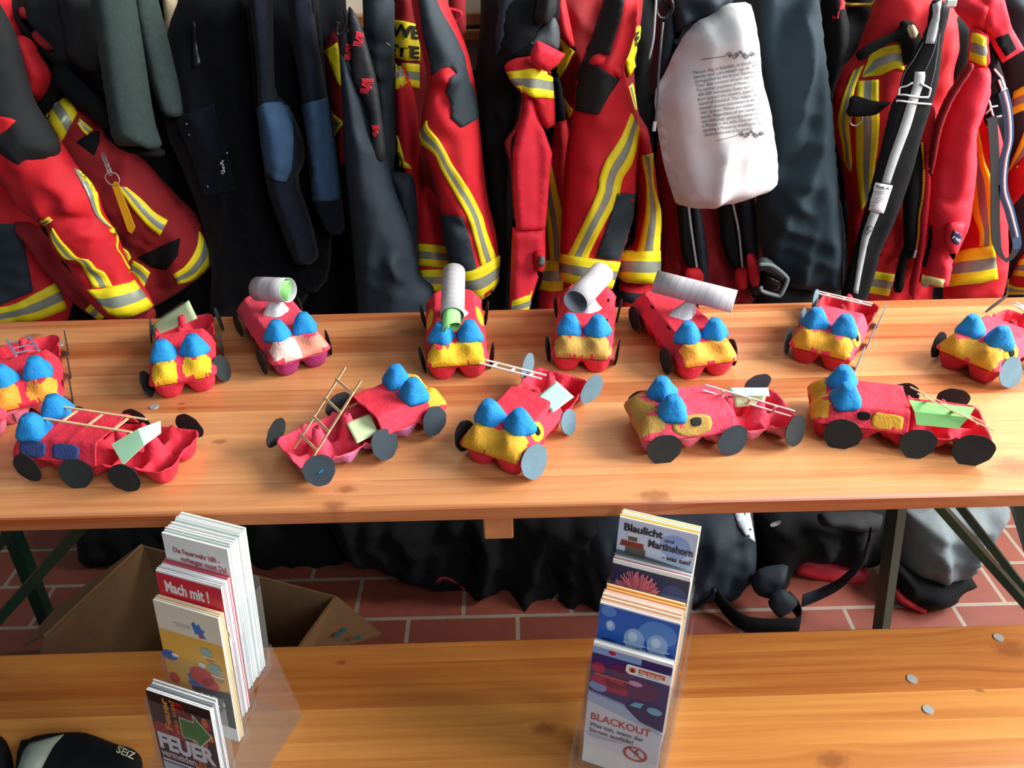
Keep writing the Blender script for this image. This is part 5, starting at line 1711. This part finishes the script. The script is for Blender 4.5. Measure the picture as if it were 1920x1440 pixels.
def holder(label, x, y, phi, tops, backs, W_, al, tiers, fill):
    root = thing('leaflet_holder', label, 'leaflet holder', (x, y, .4705), phi, 'clear leaflet holders on the bench')
    Rz = Matrix.Rotation(phi, 3, 'Z')
    U, Nn = Vector((0, math.sin(al), math.cos(al))), Vector((0, -math.cos(al), math.sin(al)))
    fronts = []
    for k in range(4):
        top = Vector((0, backs[k], tops[k] - .47))
        H_, n, t, edge, name_lab, rest_lab, drop = tiers[k]
        rot = Matrix((Rz @ Vector((1, 0, 0)), Rz @ U, Rz @ Nn)).transposed().to_euler()
        loc = Vector((x, y, .4705)) + Rz @ top
        rnd = random.Random(k + int(x * 1000))
        g = 'leaflets in the ' + fill + ' holder'
        first = []
        for i in range(n):
            if i == 0 or i < 4:
                o = MB().box((-W_ / 2, -H_, -t * .9), (W_ / 2, 0, 0), 0, .0003).build('leaflet', (edge, EDGES[k][0], EDGES[k][1])[i - 1] if i else PAPER, None)
                tag(o, name_lab if i == 0 else rest_lab, 'leaflet', g)
                if i == 0:
                    fr = o
                else:
                    first.append(o)
            else:
                o = first[(i * 7 + i // 3) % 3].copy()
                COL.objects.link(o)
            jit = rnd.uniform(-1, 1)
            o.location = loc - (Rz @ Nn) * (t * i) + (Rz @ U) * ((.0015 * jit + .0003 * i) if i else 0) + (Rz @ Vector((1, 0, 0))) * (.0012 * rnd.uniform(-1, 1) if i else 0)
            o.rotation_euler = rot
        fronts.append((fr, W_, H_))
        # pocket of clear plastic round the lower part of the stack
        th = n * t + .004
        g0, w0 = .0022, W_ / 2 + .003
        zb = -(H_ + .002)
        zt = -drop
        ax = lambda a, b, c: top + Vector((a, 0, 0)) + U * b + Nn * c
        m = MB()

        def plate(p0, p1, p2, p3, d):
            vs = [ax(*p) for p in (p0, p1, p2, p3)] + [ax(*[p[i] + d[i] for i in range(3)]) for p in (p0, p1, p2, p3)]
            m.add(vs, [(3, 2, 1, 0), (4, 5, 6, 7), (0, 1, 5, 4), (1, 2, 6, 5), (2, 3, 7, 6), (3, 0, 4, 7)])
        plate((-w0, zb, g0), (w0, zb, g0), (w0, zt, g0), (-w0, zt, g0), (0, 0, .0016))
        for s in (-1, 1):
            plate((s * w0, zb, g0), (s * w0, zb, -th), (s * w0, zt - .002, -th), (s * w0, zt - .002, g0), (s * .0016, 0, 0))
        m.build('pocket', ACRYL, root, local=True)
        bk = MB()
        m = bk
        plate((-w0, zb, -th), (w0, zb, -th), (w0, zt + .01, -th), (-w0, zt + .01, -th), (0, 0, -.0016))
        bk.build('divider', ACRYL, root, local=True)
    w0 = W_ / 2 + .0075
    prof = [(-.062, 0), (backs[3] + .03, 0), (backs[3] + .03, .012), (backs[3] + .012, (tops[3] - .47) * .5), (backs[1] - .01, (tops[1] - .47) * .4), (-.05, .05)]
    for s in (-1, 1):
        MB().prism(prof, lambda a, b, k: Vector((s * (w0 + k), a, b)), .002).build('side_panel', ACRYL, root, local=True)
    MB().box((-w0, -.062, 0), (w0, backs[3] + .03, .002)).build('base_panel', ACRYL, root, local=True)
    return fronts


FL = holder('clear leaflet holder on the bench with the red and black fire leaflets', -.3746, -.1595, -.3395, (.6419, .7349, .765, .799), (0, .0485, .0644, .0874), .085, .15, [
    (.165, 8, .0017, PAPER, 'black and red leaflet with a green arrow and the word FEUER', 'leaflet in the front stack behind the green arrow leaflet', .012),
    (.185, 5, .0018, PCREAM, 'yellow leaflet with helmeted figures and the number 112', 'leaflet in the stack behind the yellow 112 leaflet', .075),
    (.19, 11, .0015, PAPER, 'red leaflet titled Mach mit', 'leaflet in the stack behind the red Mach mit leaflet', .075),
    (.20, 20, .0017, PAPER, 'white leaflet with two red lines of text, rear top of the left holder', 'leaflet in the tall stack behind the one with two red text lines', .075)], 'left')
FR = holder('clear leaflet holder on the bench with the blue firework and blackout leaflets', .1266, -.1317, -.3724, (.6657, .708, .7223, .770), (0, .022, .0771, .098), .09, .15, [
    (.19, 5, .0016, PAPER, 'white and purple leaflet titled BLACKOUT', 'leaflet in the stack behind the BLACKOUT leaflet', .03),
    (.19, 14, .0022, PPINK, 'blue leaflet with two pale safety helmets', 'leaflet in the stack behind the blue helmet leaflet', .09),
    (.19, 7, .0016, GREY, 'dark blue leaflet with a pink firework burst', 'leaflet in the stack behind the firework leaflet', .03),
    (.2, 7, .0024, PYEL, 'pale blue leaflet titled Blaulicht und Martinshorn', 'leaflet in the stack behind the Blaulicht leaflet', .085)], 'right')

# left holder, front: fire leaflet
p, w, h = FL[0]
art(p, 'cover_ground', INK('#101010'), [rc(0, 0, 1, 1)], w, h, 1)
rnd = random.Random(4)
fl1, fl2 = [], []
for i in range(16):
    u, v = rnd.uniform(.5, .95), rnd.uniform(.08, .95)
    fl1.append(ell(u, v, .07, .06, 12, i + 1))
for i in range(16):
    u, v = rnd.uniform(.62, .94), rnd.uniform(.1, .95)
    fl2.append(ell(u, v, .05, .045, 10, i + 30))
fl1 += [ell(.48 + .02 * i, .06 + .03 * i, .08, .035, 12, i + 60) for i in range(4)] + [ell(.12, .34, .13, .07, 14, 70), ell(.4, .32, .14, .08, 14, 71)]
for i, pl in enumerate(fl1):
    fl1[i] = [(min(max(a, 0), 1), min(max(b, 0), 1)) for a, b in pl]
for i, pl in enumerate(fl2):
    fl2[i] = [(min(max(a, 0), 1), min(max(b, 0), 1)) for a, b in pl]
art(p, 'flame_picture', INK('#b01020'), fl1, w, h, 2)
art(p, 'flame_picture', INK('#e87818'), fl2, w, h, 3)
art(p, 'flame_picture', INK('#f6c030'), [ell(a[0][0] - .06, a[0][1] + .02, .02, .028, 8, 5) for a in fl2[::2]], w, h, 4)
art_text(p, 'Feuer', INK('#f09a28'), .22, .02, .10, .30, w, h, 5, .04, 1)
art_text(p, 'was tun?', INK('#e8902c'), .36, .02, .075, .32, w, h, 5, .02, 1)
art(p, 'arrow', INK('#f0e8d0'), [[(.47, .155), (.70, .155), (.70, .085), (.97, .25), (.70, .42), (.70, .345), (.47, .345)]], w, h, 5)
art(p, 'arrow', INK('#1f8a34'), [[(.485, .165), (.715, .165), (.715, .11), (.945, .25), (.715, .395), (.715, .335), (.485, .335)]], w, h, 6)
art_text(p, 'FEUER', INK('#f4f4f8'), .04, .37, .92, .15, w, h, 7, .05)
art_text(p, 'vermeiden', INK('#f0d8e0'), .05, .53, .56, .07, w, h, 7, .02)
art(p, 'cover_panel', INK('#c8d4e4'), [rc(.04, .66, .58, 1)], w, h, 6)
art(p, 'cover_line', INK('#f0f0f4'), [rc(.05, .625, .6, .645)], w, h, 7)
art_text(p, 'Feu', INK('#2a1008'), .68, .60, .12, .2, w, h, 7, .03, 1)
art(p, 'small_print', INK('#8088a0'), [rc(.07, .74 + i * .035, .5, .75 + i * .035) for i in range(6)], w, h, 7)
# left holder, second: rescue figures
VS = .88
p, w, h = FL[1]
art(p, 'cover_ground', INK('#e8dcc4'), [rc(0, 0, 1, .27)], w, h, 1)
art(p, 'cover_ground', INK('#eab24a'), [rc(0, .24, 1, 1)], w, h, 2)
art(p, 'emblem', INK('#3a78c0'), [[(.56, .12), (.60, .09), (.64, .12), (.68, .10), (.70, .14), (.76, .15), (.72, .18), (.76, .22), (.70, .22), (.66, .19), (.60, .20), (.58, .16)]], w, h, 3)
art(p, 'emblem', INK('#d84050'), [ell(.675, .205, .028, .022)], w, h, 4)
art(p, 'small_print', INK('#b8b4b0'), [rc(.26, .145, .54, .155), rc(.30, .165, .54, .172)], w, h, 3)
art(p, 'figure_picture', INK('#3468b0'), [ell(.10, .47, .13, .045, 14, 3), ell(.44, .62, .10, .05, 14, 4), ell(.52, .68, .2, .035, 14, 6)], w, h, 4)
art(p, 'figure_picture', INK('#d83a30'), [ell(.58, .58, .20, .085, 16, 7), ell(.70, .64, .14, .06, 14, 8), ell(.10, .68, .09, .05, 12, 9)], w, h, 5)
art(p, 'figure_picture', INK('#8fb8b4'), [ell(.72, .335, .085, .035, 14, 10), ell(.82, .47, .10, .045, 14, 11)], w, h, 6)
art(p, 'figure_picture', INK('#f0ece8'), [rc(.66, .375, .84, .385), rc(.74, .53, .94, .545), ell(.20, .45, .06, .018, 10, 12), ell(.62, .47, .06, .025, 10, 15)], w, h, 7)
art(p, 'figure_picture', INK('#c88858'), [ell(.76, .40, .055, .028, 12, 13), ell(.87, .56, .06, .03, 12, 14)], w, h, 5)
art(p, 'cover_panel', INK('#2a2a2c'), [[(.38, .70), (1, .66), (1, 1), (.42, 1)]], w, h, 8)
art_text(p, '112', INK('#eeeae4'), .48, .735, .32, .09, w, h, 9, .04)
art(p, 'small_print', INK('#d8d4d0'), [ell(.87, .79, .022, .022, 10)], w, h, 9)
# left holder, third: red title
VS = 1.0
p, w, h = FL[2]
art(p, 'cover_ground', INK('#d8283c'), [rc(0, 0.012, 1, .26)], w, h, 1)
art(p, 'cover_picture', INK('#5a5a30'), [rc(0, .26, 1, 1)], w, h, 1)
art(p, 'cover_picture', INK('#d8cca0'), [ell(.06 + .085 * i, .31 + .012 * (i % 3), .035, .03, 9, i + 1) for i in range(4, 12)], w, h, 2)
art(p, 'cover_picture', INK('#241c14'), [ell(.05 + .09 * i, .285 + .01 * (i % 2), .03, .015, 9, i + 1) for i in range(11)], w, h, 3)
art_text(p, 'Mach mit !', INK('#f4f0ee'), .11, .055, .68, .08, w, h, 3, .035)
# left holder, rear: white with two red lines
p, w, h = FL[3]
art_text(p, 'Die Feuerwehr hilft -', INK('#b05860'), .14, .075, .72, .036, w, h, 2, .03)
art_text(p, 'vorbeugen musst Du!', INK('#b05860'), .24, .125, .70, .036, w, h, 2, .03)

# right holder, front: blackout leaflet
VS = .82
p, w, h = FR[0]
art(p, 'cover_picture', INK('#3a2a68'), [rc(0, .03, 1, .62)], w, h, 1)
art(p, 'cover_picture', INK('#8aa8d8'), [rc(0, .03, .62, .09), ell(.12, .40, .12, .05, 12, 2), [(0, .46), (.5, .50), (.5, .62), (0, .60)]], w, h, 2)
art(p, 'cover_picture', INK('#c02048'), [ell(.25, .33, .26, .05, 14, 3), [(.18, .30), (.50, .34), (.50, .42), (.24, .42)], ell(.25, .05, .05, .02, 10), ell(.10, .22, .09, .05, 12, 5)], w, h, 3)
art(p, 'cover_picture', INK('#e87830'), [rc(.05, .275, .60, .287)], w, h, 4)
art(p, 'cover_picture', INK('#6a2058'), [ell(.66, .32, .22, .09, 14, 6), ell(.40, .20, .18, .06, 12, 8)], w, h, 3)
art(p, 'cover_picture', INK('#e8a8d0'), [ell(.58, .27, .09, .025, 10, 7)], w, h, 5)
art(p, 'cover_picture', INK('#24205c'), [[(.48, .50), (.62, .42), (1, .43), (1, .66), (.70, .62)]], w, h, 5)
art(p, 'cover_picture', INK('#7cc0d4'), [[(.60, .445), (.72, .435), (.68, .49), (.54, .49)], ell(.86, .48, .10, .035, 12, 9)], w, h, 6)
art(p, 'cover_picture', INK('#b8c8e0'), [[(0, .47), (.48, .51), (.70, .62), (1, .67), (1, .71), (.5, .62), (0, .56)]], w, h, 7)
art(p, 'cover_ground', INK('#e6e6ea'), [[(0, .56), (.5, .62), (1, .70), (1, 1), (0, 1)]], w, h, 8)
art(p, 'badge', INK('#f2f2f4'), [[(.46, .10)] + ell(.50, .14, .06, .045, 10, None, 4.7, 1.57)[::-1][:0] + [(.44, .12), (.44, .17), (.48, .19), (1, .19), (1, .10)]], w, h, 9)
art(p, 'badge', INK('#e0603c'), [rc(.60, .117, .93, .158), ell(.525, .145, .045, .024)], w, h, 10)
art_text(p, 'Sei bereit!', INK('#f8e0d0'), .62, .125, .28, .027, w, h, 11, .02)
art(p, 'badge', INK('#7a2418'), [[(.525, .128), (.555, .16), (.495, .16)]], w, h, 11)
art(p, 'small_print', INK('#9098a0'), [rc(.60, .166, .66, .172), rc(.70, .166, .86, .172)], w, h, 11)
art_text(p, 'BLACKOUT', INK('#d0583c'), .06, .665, .80, .07, w, h, 11, .02)
art_text(p, 'Was tun, wenn der', INK('#4a525c'), .06, .765, .72, .042, w, h, 11, .015)
art_text(p, 'Strom ausfällt?', INK('#4a525c'), .06, .825, .60, .042, w, h, 11, .015)
art(p, 'small_print', INK('#a8acb0'), [rc(.06, .895, .46, .90), rc(.06, .91, .34, .915)], w, h, 11)
art(p, 'divider_line', INK('#585c60'), [rc(.02, .884, .56, .887)], w, h, 12)
n = 30
ring = [[(.70 + .16 * math.cos(a), .955 + .075 * math.sin(a)), (.70 + .16 * math.cos(b), .955 + .075 * math.sin(b)), (.70 + .125 * math.cos(b), .955 + .058 * math.sin(b)), (.70 + .125 * math.cos(a), .955 + .058 * math.sin(a))] for a, b in [(6.2832 * i / n, 6.2832 * (i + 1) / n) for i in range(n)]]
art(p, 'prohibition_sign', INK('#c84a34'), ring + [[(.585, .905), (.61, .893), (.815, .985), (.79, .997)]], w, h, 12)
art(p, 'prohibition_sign', INK('#303438'), [[(.72, .90), (.67, .95), (.71, .95), (.68, .99), (.75, .935), (.71, .935), (.74, .90)]], w, h, 11)
# right holder, second: helmets
VS = 1.0
p, w, h = FR[1]
art(p, 'cover_ground', INK('#2f64c0'), [rc(0, .012, 1, 1)], w, h, 1)
art(p, 'cover_picture', INK('#5a90d8'), [ell(.75, .12, .24, .09, 14, 3), ell(.12, .05, .1, .04, 12, 4)], w, h, 2)
art(p, 'helmet_picture', INK('#9ab8e4'), [ell(.47, .21, .13, .085, 18), ell(.76, .21, .13, .085, 18), ell(.16, .15, .06, .04, 10, 5), ell(.55, .29, .12, .03, 12), ell(.80, .29, .15, .03, 12)], w, h, 3)
art(p, 'helmet_picture', INK('#c8dcf4'), [ell(.45, .19, .06, .04, 12), ell(.74, .19, .06, .04, 12), rc(.34, .235, .62, .245), rc(.64, .235, .92, .245), ell(.15, .145, .035, .025, 8)], w, h, 4)
art(p, 'cover_picture', INK('#22408c'), [ell(.15, .3, .14, .05, 12, 8), ell(.93, .3, .06, .06, 12, 9)], w, h, 2)
# right holder, third: firework
p, w, h = FR[2]
art(p, 'cover_ground', INK('#1c2850'), [rc(0, .03, 1, 1)], w, h, 1)
rnd = random.Random(9)
rays, hot = [], []
for i in range(90):
    a = math.radians(180 + 180 * i / 89 + rnd.uniform(-2, 2))
    r1 = rnd.uniform(.72, 1)
    for r0, lst, wd in ((.10, rays, .010),):
        c, s_ = math.cos(a), math.sin(a)
        x0, y0, x1, y1 = .36 + .36 * r0 * c, .26 + .215 * r0 * s_, .36 + .36 * r1 * c, .26 + .215 * r1 * s_
        lst.append([(x0 - s_ * .003, y0 + c * .002), (x0 + s_ * .003, y0 - c * .002), (x1 + s_ * wd * .8, y1 - c * wd * .45), (x1 - s_ * wd * .8, y1 + c * wd * .45)])
art(p, 'firework_picture', INK('#e8788c'), rays, w, h, 2)
art(p, 'firework_picture', INK('#d83450'), [ell(.36, .24, .10, .05, 18, 3)], w, h, 3)
art(p, 'cover_picture', INK('#4a4428'), [ell(.85, .30, .16, .04, 14, 4)], w, h, 3)
art(p, 'cover_picture', INK('#2c3c78'), [ell(.82, .16, .16, .08, 14, 5)], w, h, 2)
# right holder, rear: blue light leaflet
p, w, h = FR[3]
art(p, 'cover_ground', INK('#c8d4ec'), [rc(0, .01, 1, 1)], w, h, 1)
art(p, 'cover_picture', INK('#90aee0'), [ell(.74, .12, .2, .08, 16, 3)], w, h, 2)
art(p, 'cover_picture', INK('#6a6e74'), [[(0, .225), (.42, .23), (1, .26), (1, .5), (0, .5)]], w, h, 2)
art(p, 'truck_picture', INK('#8a2c24'), [[(.06, .15), (.34, .15), (.36, .19), (.04, .19)]], w, h, 3)
art(p, 'truck_picture', INK('#d8d8dc'), [rc(.12, .09, .28, .15)], w, h, 4)
art(p, 'truck_picture', INK('#55544c'), [rc(.14, .115, .26, .145), rc(.12, .19, .38, .245)], w, h, 5)
art_text(p, 'Blaulicht', INK('#20242c'), .07, .03, .50, .05, w, h, 6, .03)
art_text(p, 'und', INK('#3a4258'), .60, .072, .12, .025, w, h, 6, .02)
art_text(p, 'Martinshorn', INK('#20283c'), .40, .105, .57, .05, w, h, 6, .03)
art_text(p, '- was tun?', INK('#26282c'), .60, .185, .36, .032, w, h, 6, .03)

# ---------------------------------------------------------------- glove on the bench
QH, QI, QJ = q('h'), q('i'), q('j')
yg = Zp(120, 1400, .475).y
g = thing('glove', 'black glove with a grey reflective stripe lying on the left end of the bench', 'glove', (P(120, 1400, yg, 6, .475)))
gb = cloth('glove_body', BLACK, QH(100, 1320, 150, 1298, 300, 1266, 410, 1262, 500, 1292, 580, 1325, 660, 1345, 700, 1380, 712, 1430, 700, 1560, 60, 1560), yg, g, T=.022, Rw=.03, back=.004, amp=.004, seed=80, k=6, z0=.475)
cloth('thumb', BLACK, QH(-90, 1240, 0, 1282, 30, 1310, 60, 1390, 80, 1560, -90, 1560), yg, g, T=.024, Rw=.03, back=.004, amp=.004, seed=81, k=6, z0=.475)
strip('reflective_stripe', M('pale_reflective', '#98a092', .5, .1), gb, QH(150, 1318, 120, 1360, 100, 1420, 70, 1480), QH(320, 1274, 270, 1330, 230, 1400, 190, 1480), off=.002)
text_on('brand_print', 'SEiZ', M('pale_yellow_print', '#c8c8a8', .7, 0), QH(590, 1332, 676, 1372, 664, 1402, 578, 1364), gb, off=.0025, bold=.015)

# ---------------------------------------------------------------- things on the floor under the table
CARDB = M('brown_cardboard', '#8a6a48', .9, .1, 30, bump=.15, bs=200)
CARDI = M('brown_cardboard_inside', '#7c5e40', .9, .1, 30)
A_, B_, D_ = Zp(268, 1022, .30), Zp(84, 1194, .30), Zp(632, 1118, .30)
C2 = B_ + (D_ - A_)
t = thing('cardboard_box', 'open brown cardboard box with spread flaps on the floor under the table', 'box', (A_ + C2) / 2 - Vector((0, 0, .30)))
m = MB()
for a, b in ((A_, B_), (B_, C2), (C2, D_), (D_, A_)):
    cen = (A_ + C2) / 2
    i_ = lambda p: p + (Vector((cen.x, cen.y, p.z)) - p).normalized() * .006
    lo = lambda p: Vector((p.x, p.y, .001))
    m.add([a, b, lo(b), lo(a), i_(a), i_(b), i_(lo(b)), i_(lo(a))], [(0, 1, 2, 3), (7, 6, 5, 4), (0, 4, 5, 1), (3, 2, 6, 7)])
m.add([Vector((p.x, p.y, zz)) for zz in (.001, .006) for p in (A_, B_, C2, D_)], [(3, 2, 1, 0), (4, 5, 6, 7)])
m.build('box_body', CARDB, t)


def flap(a, b, c, d):
    pts = [a, b, c, d]
    nn = (b - a).cross(d - a).normalized() * .004
    MB().add(pts + [p - nn for p in pts], [(0, 1, 2, 3), (7, 6, 5, 4)] + [(i, (i + 1) % 4, 4 + (i + 1) % 4, 4 + i)[::-1] for i in range(4)]).build('flap', CARDB, t)


flap(A_, B_, Zp(46, 1212, .22), Zp(108, 1140, .22))
flap(D_, C2, Zp(560, 1240, .26), Zp(716, 1188, .26))
flap(C2, B_, B_ + Vector((-.03, -.1, -.1)), C2 + Vector((-.03, -.1, -.1)))
for (px, py, r_) in ((633, 1190, .006), (645, 1182, .005), (672, 1196, .005)):
    p = Zp(px, py, .277)
    MB().tube([p, p + Vector((0, 0, .001))], r_, 12).build('paint_spot', INK('#3a7a88'), t)


def floor_y(px, py):
    return Zp(px, py, .012).y


y0 = floor_y(870, 1190)
g = thing('clothes_heap', 'heap of black clothes on the dark floor under the middle of the table', 'clothes', P(870, 1180, y0))
hp = cloth('cloth_body', BLACK, Q0(600, 930, 800, 920, 1000, 920, 1180, 930, 1190, 1100, 1120, 1170, 1090, 1165, 1020, 1130, 940, 1125, 860, 1100, 780, 1085, 720, 1060, 650, 1040), y0 + .2, g, T=.08, Rw=.08, back=.08, amp=.03, seed=82, k=.3, sp=.014)
strip('red_trim', M('dull_red_trim', '#8c2430', .8, .1), hp, QJ(345, 570, 390, 540, 450, 560, 495, 600, 490, 650), QJ(365, 580, 395, 552, 440, 572, 510, 605, 515, 645))
cloth('strap_end', CREAM, QJ(1000, 685, 1028, 640, 1045, 650, 1025, 690), y0 + .1, g, T=.004, Rw=.006, amp=0, k=.3)
g = thing('clothes_heap', 'black clothes on the floor at the left behind the cardboard box', 'clothes', P(300, 1040, .6))
cloth('cloth_body', BLACK, Q0(140, 920, 680, 920, 680, 1080, 600, 1090, 300, 1050, 160, 1060), .74, g, T=.06, Rw=.06, back=.06, amp=.02, seed=83, k=.3, sp=.014)
y0 = floor_y(1260, 1150)
g = thing('duffel_bag', 'navy duffel bag with a white reflective corner behind the right leaflet holder', 'bag', P(1300, 1120, y0))
nb = cloth('bag_body', NAVY, QI(-500, 300, -420, 120, 100, 110, 390, 120, 412, 310, 405, 430, 360, 480, 320, 540, 260, 560, 150, 575, -100, 640, -300, 620), y0 + .12, g, T=.09, Rw=.09, back=.09, amp=.02, seed=84, k=.35, sp=.012,
           cre=[(QI(280, 170, 285, 330, 250, 450), .02, -.02), (QI(220, 540, 300, 440, 380, 300), .02, .012)])
patch('reflective_corner', M('white_reflective', '#c8d4e0', .5, .05), QI(305, 150, 386, 150, 414, 312, 370, 280, 330, 225), nb)
MB().tube([Vector(v) for v in crom([P(*p, y0 + .02) for p in QI(-60, 690, 60, 670, 140, 630, 200, 580, 215, 545)], 20)], .004, 6).build('piping_cord', NAVY, g, True)
y0 = floor_y(1480, 1168)
g = thing('rucksack', 'black rucksack with hanging webbing straps on the floor right of the navy duffel bag', 'bag', P(1480, 1100, y0))
cloth('bag_body', BLACK, QI(405, 110, 800, 105, 1080, 110, 1080, 280, 1000, 420, 900, 420, 780, 400, 640, 380, 590, 430, 570, 500, 470, 600, 410, 560, 385, 480, 420, 380), y0 + .16, g, T=.08, Rw=.08, back=.08, amp=.02, seed=85, k=.35, sp=.012)
cloth('side_pocket', CHARK, QI(720, 160, 1050, 160, 1040, 240, 960, 260, 840, 240, 740, 230), y0 + .05, g, T=.03, Rw=.04, amp=.008, seed=86, k=.35)
cloth('side_pocket', NAVY, QI(440, 440, 580, 420, 570, 480, 480, 590, 420, 570, 390, 500), y0 + .03, g, T=.03, Rw=.04, amp=.01, seed=87, k=.35)
cloth('strap_end', NAVY, QI(500, 570, 560, 545, 640, 610, 560, 680, 530, 685, 480, 620), y0 - .02, g, T=.012, Rw=.02, amp=.004, k=.35)
o = cloth('label', WHITEC, QI(495, 220, 540, 203, 545, 215, 498, 236), y0 + .03, g, T=.002, Rw=.004, amp=0, k=.35)


def ribbon(name, mat, par, pts, wd, th=.003, wv=(0, .3, 1)):
    cp = [Vector(v) for v in crom(pts, 40)]
    wv = Vector(wv).normalized()
    V = []
    for i, p in enumerate(cp):
        d = (cp[min(i + 1, 39)] - cp[max(i - 1, 0)]).normalized()
        n_ = d.cross(wv)
        n_ = n_.normalized() if n_.length > 1e-3 else Vector((0, 1, 0))
        V += [p + wv * wd / 2 + n_ * th / 2, p - wv * wd / 2 + n_ * th / 2, p - wv * wd / 2 - n_ * th / 2, p + wv * wd / 2 - n_ * th / 2]
    F = [(4 * i + j, 4 * i + 4 + j, 4 * i + 4 + (j + 1) % 4, 4 * i + (j + 1) % 4) for i in range(39) for j in range(4)]
    return obj(name, V, F, mat, par, True)


yf = lambda px, py, z: Zp(px, py, z)
ribbon('strap', NAVY, g, [yf(*QI(990, 270)[0], .30), yf(*QI(950, 400)[0], .20), yf(*QI(850, 510)[0], .10), yf(*QI(740, 570)[0], .05), yf(*QI(650, 605)[0], .03)], .03)
ribbon('strap', BLACK, g, [yf(*QI(215, 560)[0], .05), yf(*QI(270, 640)[0], .03), yf(*QI(360, 715)[0], .025), yf(*QI(520, 735)[0], .025), yf(*QI(632, 720)[0], .025), yf(*QI(630, 650)[0], .03), yf(*QI(580, 590)[0], .05)], .04, .003, (0, .2, 1))
o = cloth('folder', M('red_nylon', '#b01c2c', .6, .1, 30), QI(640, 380, 760, 398, 870, 430, 985, 450, 972, 526, 850, 518, 700, 492, 608, 462), floor_y(1520, 1100) + .04, None, T=.012, Rw=.02, amp=.004, seed=88, k=.5, z0=.03)
tag(o, 'flat red pouch on the tiled floor behind the grey black strap', 'pouch')
y0 = floor_y(1735, 1140)
o = cloth('trousers', BLACK, QI(1080, 380, 1180, 440, 1260, 470, 1440, 440, 1475, 462, 1515, 516, 1425, 552, 1400, 602, 1300, 636, 1200, 622, 1110, 545), y0 + .02, None, T=.05, Rw=.05, back=.05, amp=.014, seed=89, k=.4, sp=.01)
tag(o, 'crumpled black trousers on the tiles under the grey jacket', 'trousers')
o = cloth('pouch', MATS['red_nylon'], QI(1098, 525, 1180, 585, 1282, 640, 1255, 672, 1190, 640, 1120, 598), y0 - .0, None, T=.014, Rw=.02, amp=.003, seed=90, k=.4)
tag(o, 'red pouch edge sticking out below the crumpled black trousers', 'pouch')
o = cloth('grey_jacket', GREY, QI(1140, 100, 1680, 90, 1640, 160, 1560, 285, 1490, 400, 1445, 450, 1335, 500, 1250, 508, 1180, 470, 1105, 410, 1125, 280), y0 + .06, None, T=.08, Rw=.09, back=.06, amp=.03, seed=91, k=.4, sp=.01, fr=14)
tag(o, 'crumpled grey jacket lying on the floor under the right end of the table', 'jacket')
